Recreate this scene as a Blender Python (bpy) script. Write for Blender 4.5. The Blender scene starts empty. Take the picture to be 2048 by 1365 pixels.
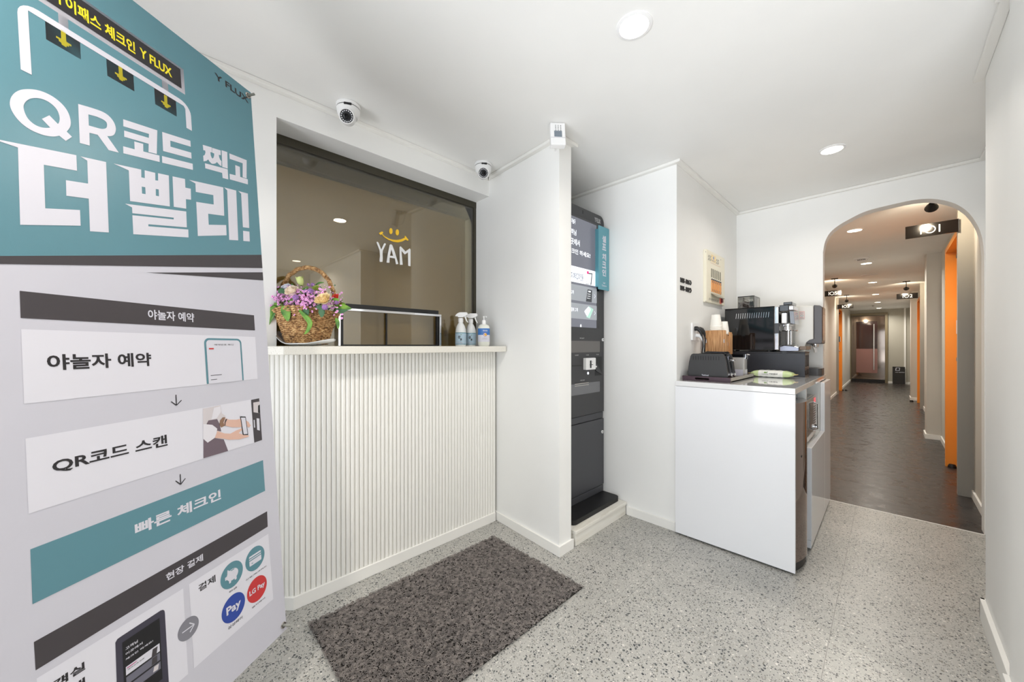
import bpy, bmesh, math, random
from mathutils import Vector, Matrix
from mathutils.geometry import tessellate_polygon

# ---------------------------------------------------------------- camera, world, exposure
SC = bpy.context.scene
COL = SC.collection
# world axes: +Y runs down the corridor, +X to the right of it, the camera stands at the origin
FPX, PX0, PY0, EYE = 740.0, 1024.0, 692.5, 1.15      # focal length in pixels, principal column, horizon row, eye height
CA, CB = 0.7009, 0.7132
CEIL = 2.295
cam = bpy.data.cameras.new('camera')
cam.sensor_width = 36.0
cam.lens = 36.0 * FPX / 2048.0
cam.shift_y = (PY0 - 682.5) / 2048.0
cam.clip_start = 0.02
cam.clip_end = 200
cam_o = bpy.data.objects.new('camera', cam)
COL.objects.link(cam_o)
cam_o.location = (0, 0, EYE)
cam_o.rotation_euler = (math.radians(90), 0, math.atan2(CB, CA))
SC.camera = cam_o

SC.view_settings.view_transform = 'Standard'
SC.view_settings.look = 'None'
SC.view_settings.exposure = 0.48
SC.view_settings.gamma = 1.0
SC.view_settings.use_curve_mapping = False

W = bpy.data.worlds.new('daylight')
SC.world = W
W.use_nodes = True
W.node_tree.nodes['Background'].inputs[0].default_value = (0.80, 0.88, 1.0, 1)
W.node_tree.nodes['Background'].inputs[1].default_value = 1.0
SC.cycles.max_bounces = 10
SC.cycles.diffuse_bounces = 6
SC.cycles.caustics_reflective = False
SC.cycles.caustics_refractive = False
SC.cycles.sample_clamp_indirect = 4.0


def area(name, loc, rot, sx, sy, power, col, spread=180):
    l = bpy.data.lights.new(name, 'AREA')
    l.shape = 'RECTANGLE'
    l.size, l.size_y = sx, sy
    l.energy = power
    l.color = col
    l.spread = math.radians(spread)
    o = bpy.data.objects.new(name, l)
    COL.objects.link(o)
    o.location = loc
    o.rotation_euler = rot
    return o


# daylight falling through the glazed entrance behind the camera
area('daylight_entrance', (0.15, -1.62, 1.18), (math.radians(-90), 0, math.pi), 3.1, 2.1, 47, (0.90, 0.915, 1.0))
# added fill lamp aimed up from outside the glass to brighten the ceiling
area('ceiling_fill', (0.15, -1.75, 0.40), (math.radians(-145), 0, math.pi), 3.0, 1.0, 76, (0.99, 0.96, 1.0), 110)


# ---------------------------------------------------------------- pixel helpers (photo frame 2048 x 1365)
def ray(px, py):
    x = (px - PX0) / FPX
    return (x * CA - CB, x * CB + CA, (PY0 - py) / FPX)


def on_x(px, py, X):
    d = ray(px, py)
    t = X / d[0]
    return Vector((X, d[1] * t, EYE + d[2] * t))


def on_y(px, py, Y):
    d = ray(px, py)
    t = Y / d[1]
    return Vector((d[0] * t, Y, EYE + d[2] * t))


def on_z(px, py, Z):
    d = ray(px, py)
    t = (Z - EYE) / d[2]
    return Vector((d[0] * t, d[1] * t, Z))


def at(px, py, depth):
    d = ray(px, py)
    return Vector((d[0] * depth, d[1] * depth, EYE + d[2] * depth))


def smooth_run(pts, k=4):
    """Catmull-Rom through an open run of 2D points"""
    out = []
    for i in range(len(pts) - 1):
        p0, p1, p2, p3 = pts[max(i - 1, 0)], pts[i], pts[i + 1], pts[min(i + 2, len(pts) - 1)]
        for j in range(k):
            t = j / k
            out.append(tuple(0.5 * (2 * p1[c] + (p2[c] - p0[c]) * t + (2 * p0[c] - 5 * p1[c] + 4 * p2[c] - p3[c]) * t * t +
                                    (3 * p1[c] - p0[c] - 3 * p2[c] + p3[c]) * t ** 3) for c in (0, 1)))
    out.append(tuple(pts[-1]))
    return out


# ---------------------------------------------------------------- materials
def lin(c):
    c = c / 255.0
    return c / 12.92 if c <= 0.04045 else ((c + 0.055) / 1.055) ** 2.4


def rgb(r, g, b):
    return (lin(r), lin(g), lin(b), 1)


MATS = {}


def mat(name, col, rough=0.5, metal=0.0, spec=0.5, coat=0.0, emit=None, es=0.0, trans=0.0, alpha=1.0, ior=1.45):
    if name in MATS:
        return MATS[name]
    m = bpy.data.materials.new(name)
    m.use_nodes = True
    p = m.node_tree.nodes['Principled BSDF']
    p.inputs['Base Color'].default_value = rgb(*col)
    p.inputs['Roughness'].default_value = rough
    p.inputs['Metallic'].default_value = metal
    p.inputs['Specular IOR Level'].default_value = spec
    p.inputs['Coat Weight'].default_value = coat
    p.inputs['Coat Roughness'].default_value = 0.05
    p.inputs['Transmission Weight'].default_value = trans
    p.inputs['Alpha'].default_value = alpha
    p.inputs['IOR'].default_value = ior
    if emit:
        p.inputs['Emission Color'].default_value = rgb(*emit)
        p.inputs['Emission Strength'].default_value = es
    MATS[name] = m
    return m


def nodes(m):
    nt = m.node_tree
    return nt, nt.nodes, nt.links, nt.nodes['Principled BSDF']


def coords(nt, scale=(1, 1, 1), rot=(0, 0, 0), loc=(0, 0, 0), kind='Object'):
    tc = nt.nodes.new('ShaderNodeTexCoord')
    mp = nt.nodes.new('ShaderNodeMapping')
    mp.inputs['Scale'].default_value = scale
    mp.inputs['Rotation'].default_value = rot
    mp.inputs['Location'].default_value = loc
    nt.links.new(tc.outputs[kind], mp.inputs['Vector'])
    return mp.outputs['Vector']


def ramp(nt, fac, stops, interp='LINEAR'):
    r = nt.nodes.new('ShaderNodeValToRGB')
    r.color_ramp.interpolation = interp
    e = r.color_ramp.elements
    while len(e) < len(stops):
        e.new(0.5)
    for i, (p, c) in enumerate(stops):
        e[i].position = p
        e[i].color = c
    nt.links.new(fac, r.inputs[0])
    return r.outputs[0]


def mixc(nt, fac, a, b, mode='MIX'):
    n = nt.nodes.new('ShaderNodeMix')
    n.data_type = 'RGBA'
    n.blend_type = mode
    for s, v in ((n.inputs[0], fac), (n.inputs[6], a), (n.inputs[7], b)):
        if hasattr(v, 'is_output'):
            nt.links.new(v, s)
        else:
            s.default_value = v
    return n.outputs[2]


def mth(nt, op, a, b=None, c=None):
    n = nt.nodes.new('ShaderNodeMath')
    n.operation = op
    for i, v in enumerate((a, b, c)):
        if v is None:
            continue
        if hasattr(v, 'is_output'):
            nt.links.new(v, n.inputs[i])
        else:
            n.inputs[i].default_value = v
    return n.outputs[0]


def bump(nt, h, strength, dist=0.002):
    b = nt.nodes.new('ShaderNodeBump')
    b.inputs['Strength'].default_value = strength
    b.inputs['Distance'].default_value = dist
    nt.links.new(h, b.inputs['Height'])
    nt.links.new(b.outputs[0], nt.nodes['Principled BSDF'].inputs['Normal'])


def noise(nt, vec, scale, detail=3, rough=0.5):
    n = nt.nodes.new('ShaderNodeTexNoise')
    n.inputs['Scale'].default_value = scale
    n.inputs['Detail'].default_value = detail
    n.inputs['Roughness'].default_value = rough
    nt.links.new(vec, n.inputs['Vector'])
    return n.outputs[0]


def plaster(name, col, rough=0.55, var=0.03, bs=0.05):
    m = mat(name, col, rough)
    nt, N, L, p = nodes(m)
    v = coords(nt)
    n = noise(nt, v, 2.2, 4)
    c = rgb(*col)
    d = tuple(x * (1 - var) for x in c[:3]) + (1,)
    L.new(ramp(nt, n, [(0.35, d), (0.65, c)]), p.inputs['Base Color'])
    bump(nt, noise(nt, v, 260, 2), bs, 0.001)
    return m


M_WALL = plaster('wall_paint', (240, 240, 238))
M_CEIL = plaster('ceiling_paint', (240, 240, 238), 0.6)
M_TRIM = plaster('trim_white', (238, 237, 233), 0.4, 0.04)
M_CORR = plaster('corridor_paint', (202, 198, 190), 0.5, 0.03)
M_CORCEIL = M_CEIL
M_CASING = mat('casing_grey', (150, 146, 138), 0.4)
M_ORANGE = mat('door_orange', (230, 148, 56), 0.42)
M_WHITE = mat('white_plastic', (236, 236, 236), 0.3)
M_CREAM = mat('cream_metal', (232, 226, 206), 0.4)
M_BLACK = mat('black_plastic', (22, 22, 24), 0.4)
M_BLACKG = mat('black_gloss', (14, 15, 18), 0.06, coat=0.5)
M_DARK = mat('dark_grey', (62, 64, 68), 0.45)
M_CHROME = mat('chrome', (225, 225, 228), 0.08, 1.0)
M_STEEL = mat('steel', (190, 186, 180), 0.22, 1.0)
M_GLOSSW = mat('white_gloss', (232, 233, 236), 0.09, spec=0.35)
M_PLATE = mat('white_ceramic', (235, 238, 240), 0.12, coat=0.5)
M_YELLOW = mat('logo_yellow', (247, 198, 40), 0.4)
M_WPRINT = mat('print_white', (212, 212, 223), 0.35)
M_TEAL = mat('print_teal', (96, 158, 172), 0.3)


def make_terrazzo():
    m = mat('terrazzo', (186, 184, 178), 0.33)
    nt, N, L, p = nodes(m)
    v = coords(nt)
    base = ramp(nt, noise(nt, v, 3.0, 4), [(0.3, rgb(164, 163, 158)), (0.7, rgb(184, 182, 177))])
    fine = noise(nt, v, 160, 3, 0.6)
    base = mixc(nt, mth(nt, 'MULTIPLY', fine, 0.25), base, rgb(118, 117, 114))
    # stone chips: cells of two sizes, coloured by their random value
    for sc, thr, size in ((72, 0.70, 0.34), (115, 0.60, 0.37), (200, 0.55, 0.4)):
        vo = N.new('ShaderNodeTexVoronoi')
        vo.inputs['Scale'].default_value = sc
        vo.inputs['Randomness'].default_value = 1.0
        dist = N.new('ShaderNodeVectorMath')
        wob = N.new('ShaderNodeTexNoise')
        wob.inputs['Scale'].default_value = sc * 1.6
        L.new(v, wob.inputs['Vector'])
        sclv = N.new('ShaderNodeVectorMath')
        sclv.operation = 'SCALE'
        sclv.inputs['Scale'].default_value = 0.5 / sc
        L.new(wob.outputs['Color'], sclv.inputs[0])
        dist.operation = 'ADD'
        L.new(v, dist.inputs[0])
        L.new(sclv.outputs[0], dist.inputs[1])
        L.new(dist.outputs[0], vo.inputs['Vector'])
        sep = N.new('ShaderNodeSeparateColor')
        L.new(vo.outputs['Color'], sep.inputs[0])
        keep = mth(nt, 'GREATER_THAN', sep.outputs[0], thr)
        inside = mth(nt, 'LESS_THAN', vo.outputs['Distance'], size)
        fac = mth(nt, 'MULTIPLY', keep, inside)
        chip = ramp(nt, sep.outputs[1], [(0.0, rgb(52, 57, 60)), (0.24, rgb(84, 88, 88)), (0.42, rgb(120, 118, 110)),
                                         (0.62, rgb(176, 174, 168)), (0.86, rgb(206, 203, 196))], 'CONSTANT')
        base = mixc(nt, fac, base, chip)
    # sheet seams
    sx = N.new('ShaderNodeSeparateXYZ')
    L.new(v, sx.inputs[0])
    fx = mth(nt, 'ABSOLUTE', mth(nt, 'SUBTRACT', mth(nt, 'FRACT', mth(nt, 'DIVIDE', mth(nt, 'ADD', sx.outputs[0], 40.483), 0.672)), 0.5))
    fy = mth(nt, 'ABSOLUTE', mth(nt, 'SUBTRACT', mth(nt, 'FRACT', mth(nt, 'DIVIDE', mth(nt, 'ADD', sx.outputs[1], 59.38), 1.2)), 0.5))
    seam = mth(nt, 'MAXIMUM', mth(nt, 'GREATER_THAN', fx, 0.5 - 0.0012 / 0.672), mth(nt, 'GREATER_THAN', fy, 0.5 - 0.001 / 1.2))
    base = mixc(nt, mth(nt, 'MULTIPLY', seam, 0.55), base, rgb(90, 88, 84))
    L.new(base, p.inputs['Base Color'])
    bump(nt, noise(nt, v, 90, 3), 0.12, 0.001)
    return m


def make_corr_floor():
    m = mat('corridor_vinyl', (96, 84, 76), 0.3)
    nt, N, L, p = nodes(m)
    v = coords(nt, (14, 3.0, 1))
    v2 = coords(nt)
    c = ramp(nt, noise(nt, v, 3.2, 8, 0.7), [(0.3, rgb(38, 33, 32)), (0.55, rgb(49, 44, 42)), (0.75, rgb(58, 52, 49))])
    c = mixc(nt, ramp(nt, noise(nt, v2, 1.6, 5), [(0.35, (0, 0, 0, 1)), (0.7, (0.45, 0.45, 0.45, 1))]), c, rgb(50, 43, 41))
    sx = N.new('ShaderNodeSeparateXYZ')
    L.new(v2, sx.inputs[0])
    seam = mth(nt, 'LESS_THAN', mth(nt, 'ABSOLUTE', mth(nt, 'SUBTRACT', sx.outputs[0], 0.008)), 0.0022)
    c = mixc(nt, mth(nt, 'MULTIPLY', seam, 0.6), c, rgb(50, 44, 40))
    L.new(c, p.inputs['Base Color'])
    L.new(ramp(nt, noise(nt, v2, 9, 5), [(0.3, (0.22,) * 3 + (1,)), (0.7, (0.38,) * 3 + (1,))]), p.inputs['Roughness'])
    bump(nt, noise(nt, v, 10, 4), 0.1, 0.001)
    return m


def wood(name, c1, c2, c3, axis=2, sc=40, rough=0.4):
    m = mat(name, c2, rough)
    nt, N, L, p = nodes(m)
    s = [sc, sc, sc]
    s[axis] = sc * 0.05
    v = coords(nt, tuple(s))
    L.new(ramp(nt, noise(nt, v, 1.6, 6, 0.65), [(0.3, rgb(*c1)), (0.5, rgb(*c2)), (0.68, rgb(*c3))]), p.inputs['Base Color'])
    return m


M_TERR = make_terrazzo()
M_CFLOOR = make_corr_floor()
M_STONE = mat('quartz', (226, 223, 214), 0.3)
nt, N, L, p = nodes(M_STONE)
v = coords(nt)
c = ramp(nt, noise(nt, v, 420, 2), [(0.30, rgb(176, 170, 158)), (0.40, rgb(226, 223, 214)), (0.68, rgb(226, 223, 214)), (0.74, rgb(246, 245, 240))])
L.new(c, p.inputs['Base Color'])
M_PINE = mat('whitewashed_board', (228, 225, 215), 0.45)
nt, N, L, p = nodes(M_PINE)
v = coords(nt, (6, 1.2, 14))
L.new(ramp(nt, noise(nt, v, 3, 6, 0.6), [(0.28, rgb(206, 200, 186)), (0.45, rgb(228, 225, 216)), (0.8, rgb(236, 234, 228))]), p.inputs['Base Color'])
M_BAMBOO = wood('bamboo', (132, 84, 48), (198, 146, 96), (226, 182, 132), 2, 90)
M_WENGE = wood('dark_wood', (44, 30, 38), (62, 44, 54), (82, 60, 70), 0, 30, 0.3)
M_MAT = mat('coil_mat', (92, 86, 82), 0.7)
nt, N, L, p = nodes(M_MAT)
v = coords(nt)
L.new(ramp(nt, noise(nt, v, 60, 3), [(0.35, rgb(98, 93, 91)), (0.65, rgb(146, 139, 134))]), p.inputs['Base Color'])
M_MATB = mat('mat_backing', (40, 37, 35), 0.9)
M_WICKER = mat('seagrass', (176, 132, 84), 0.6)
nt, N, L, p = nodes(M_WICKER)
v = coords(nt)
L.new(ramp(nt, noise(nt, v, 70, 4, 0.7), [(0.32, rgb(82, 56, 34)), (0.5, rgb(176, 132, 84)), (0.68, rgb(232, 198, 144))]), p.inputs['Base Color'])
bump(nt, noise(nt, coords(nt, (1, 1, 3)), 300, 3), 0.6, 0.002)
M_LEAF = mat('leaf', (84, 132, 38), 0.4)
nt, N, L, p = nodes(M_LEAF)
L.new(ramp(nt, noise(nt, coords(nt), 30, 3), [(0.35, rgb(58, 108, 36)), (0.65, rgb(124, 170, 62))]), p.inputs['Base Color'])
M_LEAF2 = mat('leaf_dark', (58, 98, 62), 0.45)


def glass_mat(name, tint, refl=0.05, ior=1.5, rough=0.0):
    m = bpy.data.materials.new(name)
    m.use_nodes = True
    nt = m.node_tree
    nt.nodes.clear()
    out = nt.nodes.new('ShaderNodeOutputMaterial')
    tr = nt.nodes.new('ShaderNodeBsdfTransparent')
    tr.inputs[0].default_value = (*tint, 1)
    gl = nt.nodes.new('ShaderNodeBsdfGlossy')
    gl.inputs['Roughness'].default_value = rough
    gl.inputs['Color'].default_value = (1, 1, 1, 1)
    fr = nt.nodes.new('ShaderNodeFresnel')
    fr.inputs[0].default_value = ior
    f = mth(nt, 'ADD', fr.outputs[0], refl)
    mx = nt.nodes.new('ShaderNodeMixShader')
    nt.links.new(f, mx.inputs[0])
    nt.links.new(tr.outputs[0], mx.inputs[1])
    nt.links.new(gl.outputs[0], mx.inputs[2])
    nt.links.new(mx.outputs[0], out.inputs[0])
    MATS[name] = m
    return m


M_TINT = glass_mat('bronze_tinted_glass', (0.82, 0.765, 0.61), 0.05)
M_GLASS = glass_mat('clear_glass', (0.92, 0.94, 0.93), 0.03)
M_SMOKE = glass_mat('smoked_glass', (0.86, 0.85, 0.83), 0.04)


# ---------------------------------------------------------------- mesh builder
def smat(ax):
    """frames: 'x' = plane facing +X (u=+Y, v=+Z, w=+X); 'y' = plane facing -Y (u=+X, v=+Z, w=-Y)"""
    if ax == 'x':
        return Matrix(((0, 0, 1, 0), (1, 0, 0, 0), (0, 1, 0, 0), (0, 0, 0, 1)))
    if ax == 'y':
        return Matrix(((1, 0, 0, 0), (0, 0, -1, 0), (0, 1, 0, 0), (0, 0, 0, 1)))
    return Matrix.Identity(4)


class MB:
    def __init__(s, M=None):
        s.v, s.f, s.mi, s.M = [], [], [], (M or Matrix.Identity(4))

    def add(s, vs, fs, mi=0):
        o = len(s.v)
        s.v += [s.M @ Vector(q) for q in vs]
        s.f += [[i + o for i in f] for f in fs]
        s.mi += [mi] * len(fs)
        return s

    def box(s, x0, x1, y0, y1, z0, z1, mi=0):
        if x0 > x1: x0, x1 = x1, x0
        if y0 > y1: y0, y1 = y1, y0
        if z0 > z1: z0, z1 = z1, z0
        vs = [(x, y, z) for z in (z0, z1) for y in (y0, y1) for x in (x0, x1)]
        return s.add(vs, [(0, 2, 3, 1), (4, 5, 7, 6), (0, 1, 5, 4), (2, 6, 7, 3), (0, 4, 6, 2), (1, 3, 7, 5)], mi)

    def prism(s, loops, w0, w1, mi=0):
        """2D loops (first outer, rest holes) in u,v swept along w"""
        if not isinstance(loops[0][0], (list, tuple, Vector)):
            loops = [loops]
        vs = [(p[0], p[1]) for lp in loops for p in lp]
        n = len(vs)
        tri = tessellate_polygon([[Vector((p[0], p[1], 0)) for p in lp] for lp in loops])
        V = [(a, b, w0) for a, b in vs] + [(a, b, w1) for a, b in vs]
        F = []
        for t in tri:
            a, b, c = t
            ar = (vs[b][0] - vs[a][0]) * (vs[c][1] - vs[a][1]) - (vs[c][0] - vs[a][0]) * (vs[b][1] - vs[a][1])
            if ar < 0:
                a, b, c = c, b, a
            F.append((a + n, b + n, c + n))
            F.append((c, b, a))
        o = 0
        for lp in loops:
            k = len(lp)
            for i in range(k):
                j = (i + 1) % k
                F.append((o + i, o + j, o + j + n, o + i + n))
            o += k
        return s.add(V, F, mi)

    def flat(s, loops, w, mi=0):
        if not isinstance(loops[0][0], (list, tuple, Vector)):
            loops = [loops]
        vs = [(p[0], p[1]) for lp in loops for p in lp]
        tri = tessellate_polygon([[Vector((p[0], p[1], 0)) for p in lp] for lp in loops])
        F = []
        for a, b, c in tri:
            ar = (vs[b][0] - vs[a][0]) * (vs[c][1] - vs[a][1]) - (vs[c][0] - vs[a][0]) * (vs[b][1] - vs[a][1])
            F.append((a, b, c) if ar > 0 else (c, b, a))
        return s.add([(a, b, w) for a, b in vs], F, mi)

    def lathe(s, prof, n=24, c=(0, 0), mi=0, sx=1.0, sy=1.0, cap=True):
        V, F = [], []
        for r, z in prof:
            for i in range(n):
                a = 2 * math.pi * i / n
                V.append((c[0] + r * math.cos(a) * sx, c[1] + r * math.sin(a) * sy, z))
        m = len(prof)
        for k in range(m - 1):
            for i in range(n):
                j = (i + 1) % n
                F.append((k * n + i, k * n + j, (k + 1) * n + j, (k + 1) * n + i))
        if cap:
            if prof[0][0] > 1e-6: F.append(tuple(range(n))[::-1])
            if prof[-1][0] > 1e-6: F.append(tuple(range((m - 1) * n, m * n)))
        return s.add(V, F, mi)

    def tube(s, pts, r, n=8, mi=0, closed=False):
        pts = [Vector(p) for p in pts]
        rs = r if isinstance(r, (list, tuple)) else [r] * len(pts)
        V, F = [], []
        N = len(pts)
        up = None
        for i, p in enumerate(pts):
            if closed:
                t = pts[(i + 1) % N] - pts[i - 1]
            else:
                t = pts[min(i + 1, N - 1)] - pts[max(i - 1, 0)]
            t.normalize()
            if up is None:
                up = Vector((0, 0, 1)) if abs(t.z) < 0.9 else Vector((1, 0, 0))
            a = t.cross(up)
            if a.length < 1e-6:
                a = t.orthogonal()
            a.normalize()
            b = a.cross(t)
            b.normalize()
            up = b
            for k in range(n):
                q = 2 * math.pi * k / n
                V.append(p + (a * math.cos(q) + b * math.sin(q)) * rs[i])
        M = N if closed else N - 1
        for i in range(M):
            i2 = (i + 1) % N
            for k in range(n):
                k2 = (k + 1) % n
                F.append((i * n + k, i * n + k2, i2 * n + k2, i2 * n + k))
        if not closed:
            F.append(tuple(range(n))[::-1])
            F.append(tuple(range((N - 1) * n, N * n)))
        return s.add(V, F, mi)

    def sphere(s, c, r, n=16, m=10, mi=0, sz=1.0):
        V, F = [(c[0], c[1], c[2] - r * sz)], []
        for k in range(1, m):
            a = -math.pi / 2 + math.pi * k / m
            for i in range(n):
                q = 2 * math.pi * i / n
                V.append((c[0] + r * math.cos(a) * math.cos(q), c[1] + r * math.cos(a) * math.sin(q), c[2] + r * math.sin(a) * sz))
        V.append((c[0], c[1], c[2] + r * sz))
        for i in range(n):
            j = (i + 1) % n
            F.append((0, 1 + j, 1 + i))
            for k in range(m - 2):
                F.append((1 + k * n + i, 1 + k * n + j, 1 + (k + 1) * n + j, 1 + (k + 1) * n + i))
            F.append((1 + (m - 2) * n + i, 1 + (m - 2) * n + j, len(V) - 1))
        return s.add(V, F, mi)

    def text(s, body, u0, v0, u1, v1, w, mi=0, bold=0.0, ext=0.0, res=3):
        vs, fs = text_mesh(body, bold, res)
        if not vs:
            return s
        xs = [q[0] for q in vs]
        ys = [q[1] for q in vs]
        ax, bx, ay, by = min(xs), max(xs), min(ys), max(ys)
        P = [(u0 + (x - ax) / (bx - ax) * (u1 - u0), v0 + (y - ay) / (by - ay) * (v1 - v0)) for x, y in vs]
        if ext <= 0:
            return s.add([(x, y, w) for x, y in P], fs, mi)
        n = len(P)
        edges = {}
        for f in fs:
            for i in range(len(f)):
                a, b = f[i], f[(i + 1) % len(f)]
                edges[(a, b)] = 1
        side = [(a, b, b + n, a + n) for (a, b) in edges if (b, a) not in edges]
        return s.add([(x, y, w) for x, y in P] + [(x, y, w + ext) for x, y in P],
                     [tuple(f)[::-1] for f in fs] + [tuple(i + n for i in f) for f in fs] + side, mi)

    def build(s, name, mats, parent=None, loc=(0, 0, 0), rotz=0.0, bev=0.0, smooth=False, ang=35, seg=2, fix=True):
        me = bpy.data.meshes.new(name)
        me.from_pydata([tuple(q) for q in s.v], [], s.f)
        if not isinstance(mats, (list, tuple)):
            mats = [mats]
        for m in mats:
            me.materials.append(m)
        me.polygons.foreach_set('material_index', s.mi)
        if fix:
            bm = bmesh.new()
            bm.from_mesh(me)
            bmesh.ops.recalc_face_normals(bm, faces=bm.faces)
            bm.to_mesh(me)
            bm.free()
        me.update()
        if smooth:
            me.polygons.foreach_set('use_smooth', [True] * len(me.polygons))
            me.set_sharp_from_angle(angle=math.radians(ang))
        o = bpy.data.objects.new(name, me)
        COL.objects.link(o)
        o.location = loc
        o.rotation_euler = (0, 0, rotz)
        if parent:
            o.parent = parent
        if bev > 0:
            b = o.modifiers.new('bevel', 'BEVEL')
            b.width = bev
            b.segments = seg
            b.limit_method = 'ANGLE'
            b.angle_limit = math.radians(40)
            b.harden_normals = False
        return o


TXT = {}


def text_mesh(body, bold, res):
    k = (body, bold, res)
    if k in TXT:
        return TXT[k]
    c = bpy.data.curves.new('lettering', 'FONT')
    c.body = body
    c.offset = bold
    c.resolution_u = res
    o = bpy.data.objects.new('lettering', c)
    COL.objects.link(o)
    bpy.context.view_layer.update()
    dg = bpy.context.evaluated_depsgraph_get()
    me = bpy.data.meshes.new_from_object(o.evaluated_get(dg))
    vs = [(q.co.x, q.co.y) for q in me.vertices]
    fs = [tuple(q.vertices) for q in me.polygons]
    bpy.data.meshes.remove(me)
    bpy.data.objects.remove(o)
    bpy.data.curves.remove(c)
    TXT[k] = (vs, fs)
    return vs, fs


def rrect(x0, y0, x1, y1, r, n=5):
    if x0 > x1: x0, x1 = x1, x0
    if y0 > y1: y0, y1 = y1, y0
    rs = r if isinstance(r, (list, tuple)) else (r, r, r, r)     # bl, br, tr, tl
    out = []
    for (cx, cy, a0), q in zip(((x0, y0, 180), (x1, y0, 270), (x1, y1, 0), (x0, y1, 90)), rs):
        ox = cx + (q if cx == x0 else -q)
        oy = cy + (q if cy == y0 else -q)
        if q <= 1e-6:
            out.append((cx, cy))
            continue
        for i in range(n + 1):
            a = math.radians(a0 + 90.0 * i / n)
            out.append((ox + q * math.cos(a), oy + q * math.sin(a)))
    return out


def circ(cx, cy, r, n=28, ry=None):
    ry = ry or r
    return [(cx + r * math.cos(2 * math.pi * i / n), cy + ry * math.sin(2 * math.pi * i / n)) for i in range(n)]


def thing(name, label, cat, loc=(0, 0, 0), rotz=0.0, group=None):
    o = bpy.data.objects.new(name, None)
    o.empty_display_size = 0.05
    COL.objects.link(o)
    o.location = loc
    o.rotation_euler = (0, 0, rotz)
    return tag(o, label, cat, group)


def tag(o, label, cat, group=None):
    o['label'] = label
    o['category'] = cat
    if group:
        o['group'] = group
    return o


def struct(o, label=None):
    o['kind'] = 'structure'
    if label:
        o['label'] = label
    return o


def sbox(name, m, *b, bev=0.0, label=None):
    return struct(MB().box(*b).build(name, m, bev=bev), label)


def copy_tree(o, parent=None):
    c = o.copy()
    COL.objects.link(c)
    if parent is not None:
        c.parent = parent
    for ch in list(o.children):
        copy_tree(ch, c)
    return c


RND = random.Random(11)

# ---------------------------------------------------------------- structure: floor, ceiling, walls
YT = 3.625      # threshold
XR, YP = -1.91, 1.63
sbox('floor', M_TERR, -2.3, 2.4, -2.6, YT, -0.08, 0.0)
sbox('floor', M_CFLOOR, -1.4, 1.3, YT + 0.008, 16.6, -0.08, 0.0)
sbox('trim_1', M_TRIM, -0.35, 0.42, YT, YT + 0.008, -0.08, 0.0015)
sbox('ceiling', M_CEIL, -2.7, 2.4, -2.6, 16.6, CEIL, CEIL + 0.1)

# reception wall with its window opening
GY0, GY1, GX = 0.36, 1.667, -2.062
OPZ0, OPZ1 = 1.112, 2.17
yl = on_x(553, 600, XR).y
m = MB()
m.box(-2.25, XR, -1.3, yl, 0, CEIL)
m.box(-2.25, XR, yl, 1.72, OPZ1, CEIL)
m.box(-2.25, XR, yl, 1.72, 0, OPZ0)
struct(m.build('wall_reception', M_WALL))
# room behind the glass (closes the opening; the desk side is screened by the blind)
sbox('wall_behind_reception', M_WALL, -2.62, -2.6, -0.2, 1.8, 0.0, CEIL)

# partition beside the counter
m = MB()
m.prism([(-2.26, 1.668), (-1.92, 1.657), (-1.263, 1.604), (-1.263, 1.712), (-2.26, 1.765)], 0, CEIL)
struct(m.build('wall_partition', M_WALL))
sbox('wall_niche_back', M_WALL, -2.0, -1.93, 1.76, 2.40, 0, CEIL)
sbox('wall_niche_right', M_WALL, -2.0, -0.92, 2.335, 2.42, 0, CEIL)
sbox('wall_coffee', M_WALL, -1.0, -0.92, 2.42, 3.73, 0, CEIL)

# arch wall
AY0, AY1 = 3.625, 3.725
xl = on_y(1646, 700, AY0).x
xr = on_y(1969, 700, AY0).x
arch = []
for px, py in ((1646, 505), (1650, 484), (1660, 466), (1676, 452), (1700, 438), (1724, 426), (1748, 418), (1790, 408), (1830, 400),
               (1866, 398), (1900, 404), (1924, 415), (1942, 431), (1957, 455), (1965, 480), (1968.5, 510)):
    q = on_y(px, py, AY0)
    arch.append((q.x, q.z))
arch = smooth_run(arch, 5)
m = MB(smat('y'))
outer = [(-1.0, 0), (xl, 0)] + arch + [(xr, 0), (0.62, 0), (0.62, CEIL), (-1.0, CEIL)]
m.prism(outer, -AY1, -AY0)
struct(m.build('wall_arch', M_WALL))

# right side of the lobby
m = MB()
m.box(0.285, 0.62, 1.985, 2.50, 0, CEIL)
m.box(0.274, 0.62, 1.80, 1.9849, 0, CEIL)
m.box(0.418, 0.62, 2.50, AY0, 0, CEIL)
m.box(0.62, 2.3, 1.80, 1.90, 0, CEIL)
struct(m.build('wall_right', M_WALL))
sbox('wall_far_right', M_WALL, 2.2, 2.3, -1.6, 1.80, 0, CEIL)

# glazed entrance behind the camera
m = MB()
m.box(-2.25, -1.45, -1.5, -1.3, 0, CEIL)
m.box(1.75, 2.3, -1.5, -1.3, 0, CEIL)
m.box(-1.45, 1.75, -1.5, -1.3, 2.18, CEIL)
struct(m.build('wall_front', M_WALL))
w2 = struct(MB().box(-1.45, 1.75, -1.42, -1.412, 0.05, 2.16).build('window_2', M_GLASS))
m = MB()
for x0, x1 in ((-1.45, -1.40), (-0.55, -0.49), (0.38, 0.44), (1.70, 1.75)):
    m.box(x0, x1, -1.45, -1.38, 0, 2.18)
m.box(-1.45, 1.75, -1.45, -1.38, 0, 0.07)
m.box(-1.45, 1.75, -1.45, -1.38, 2.12, 2.18)
m.box(-0.49, 0.38, -1.45, -1.38, 0.95, 1.02)
m.build('window_frame', M_STEEL, w2, bev=0.003)


# baseboards and cornices
def bb(name, *b):
    return sbox(name, M_TRIM, *b, bev=0.002)


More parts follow.
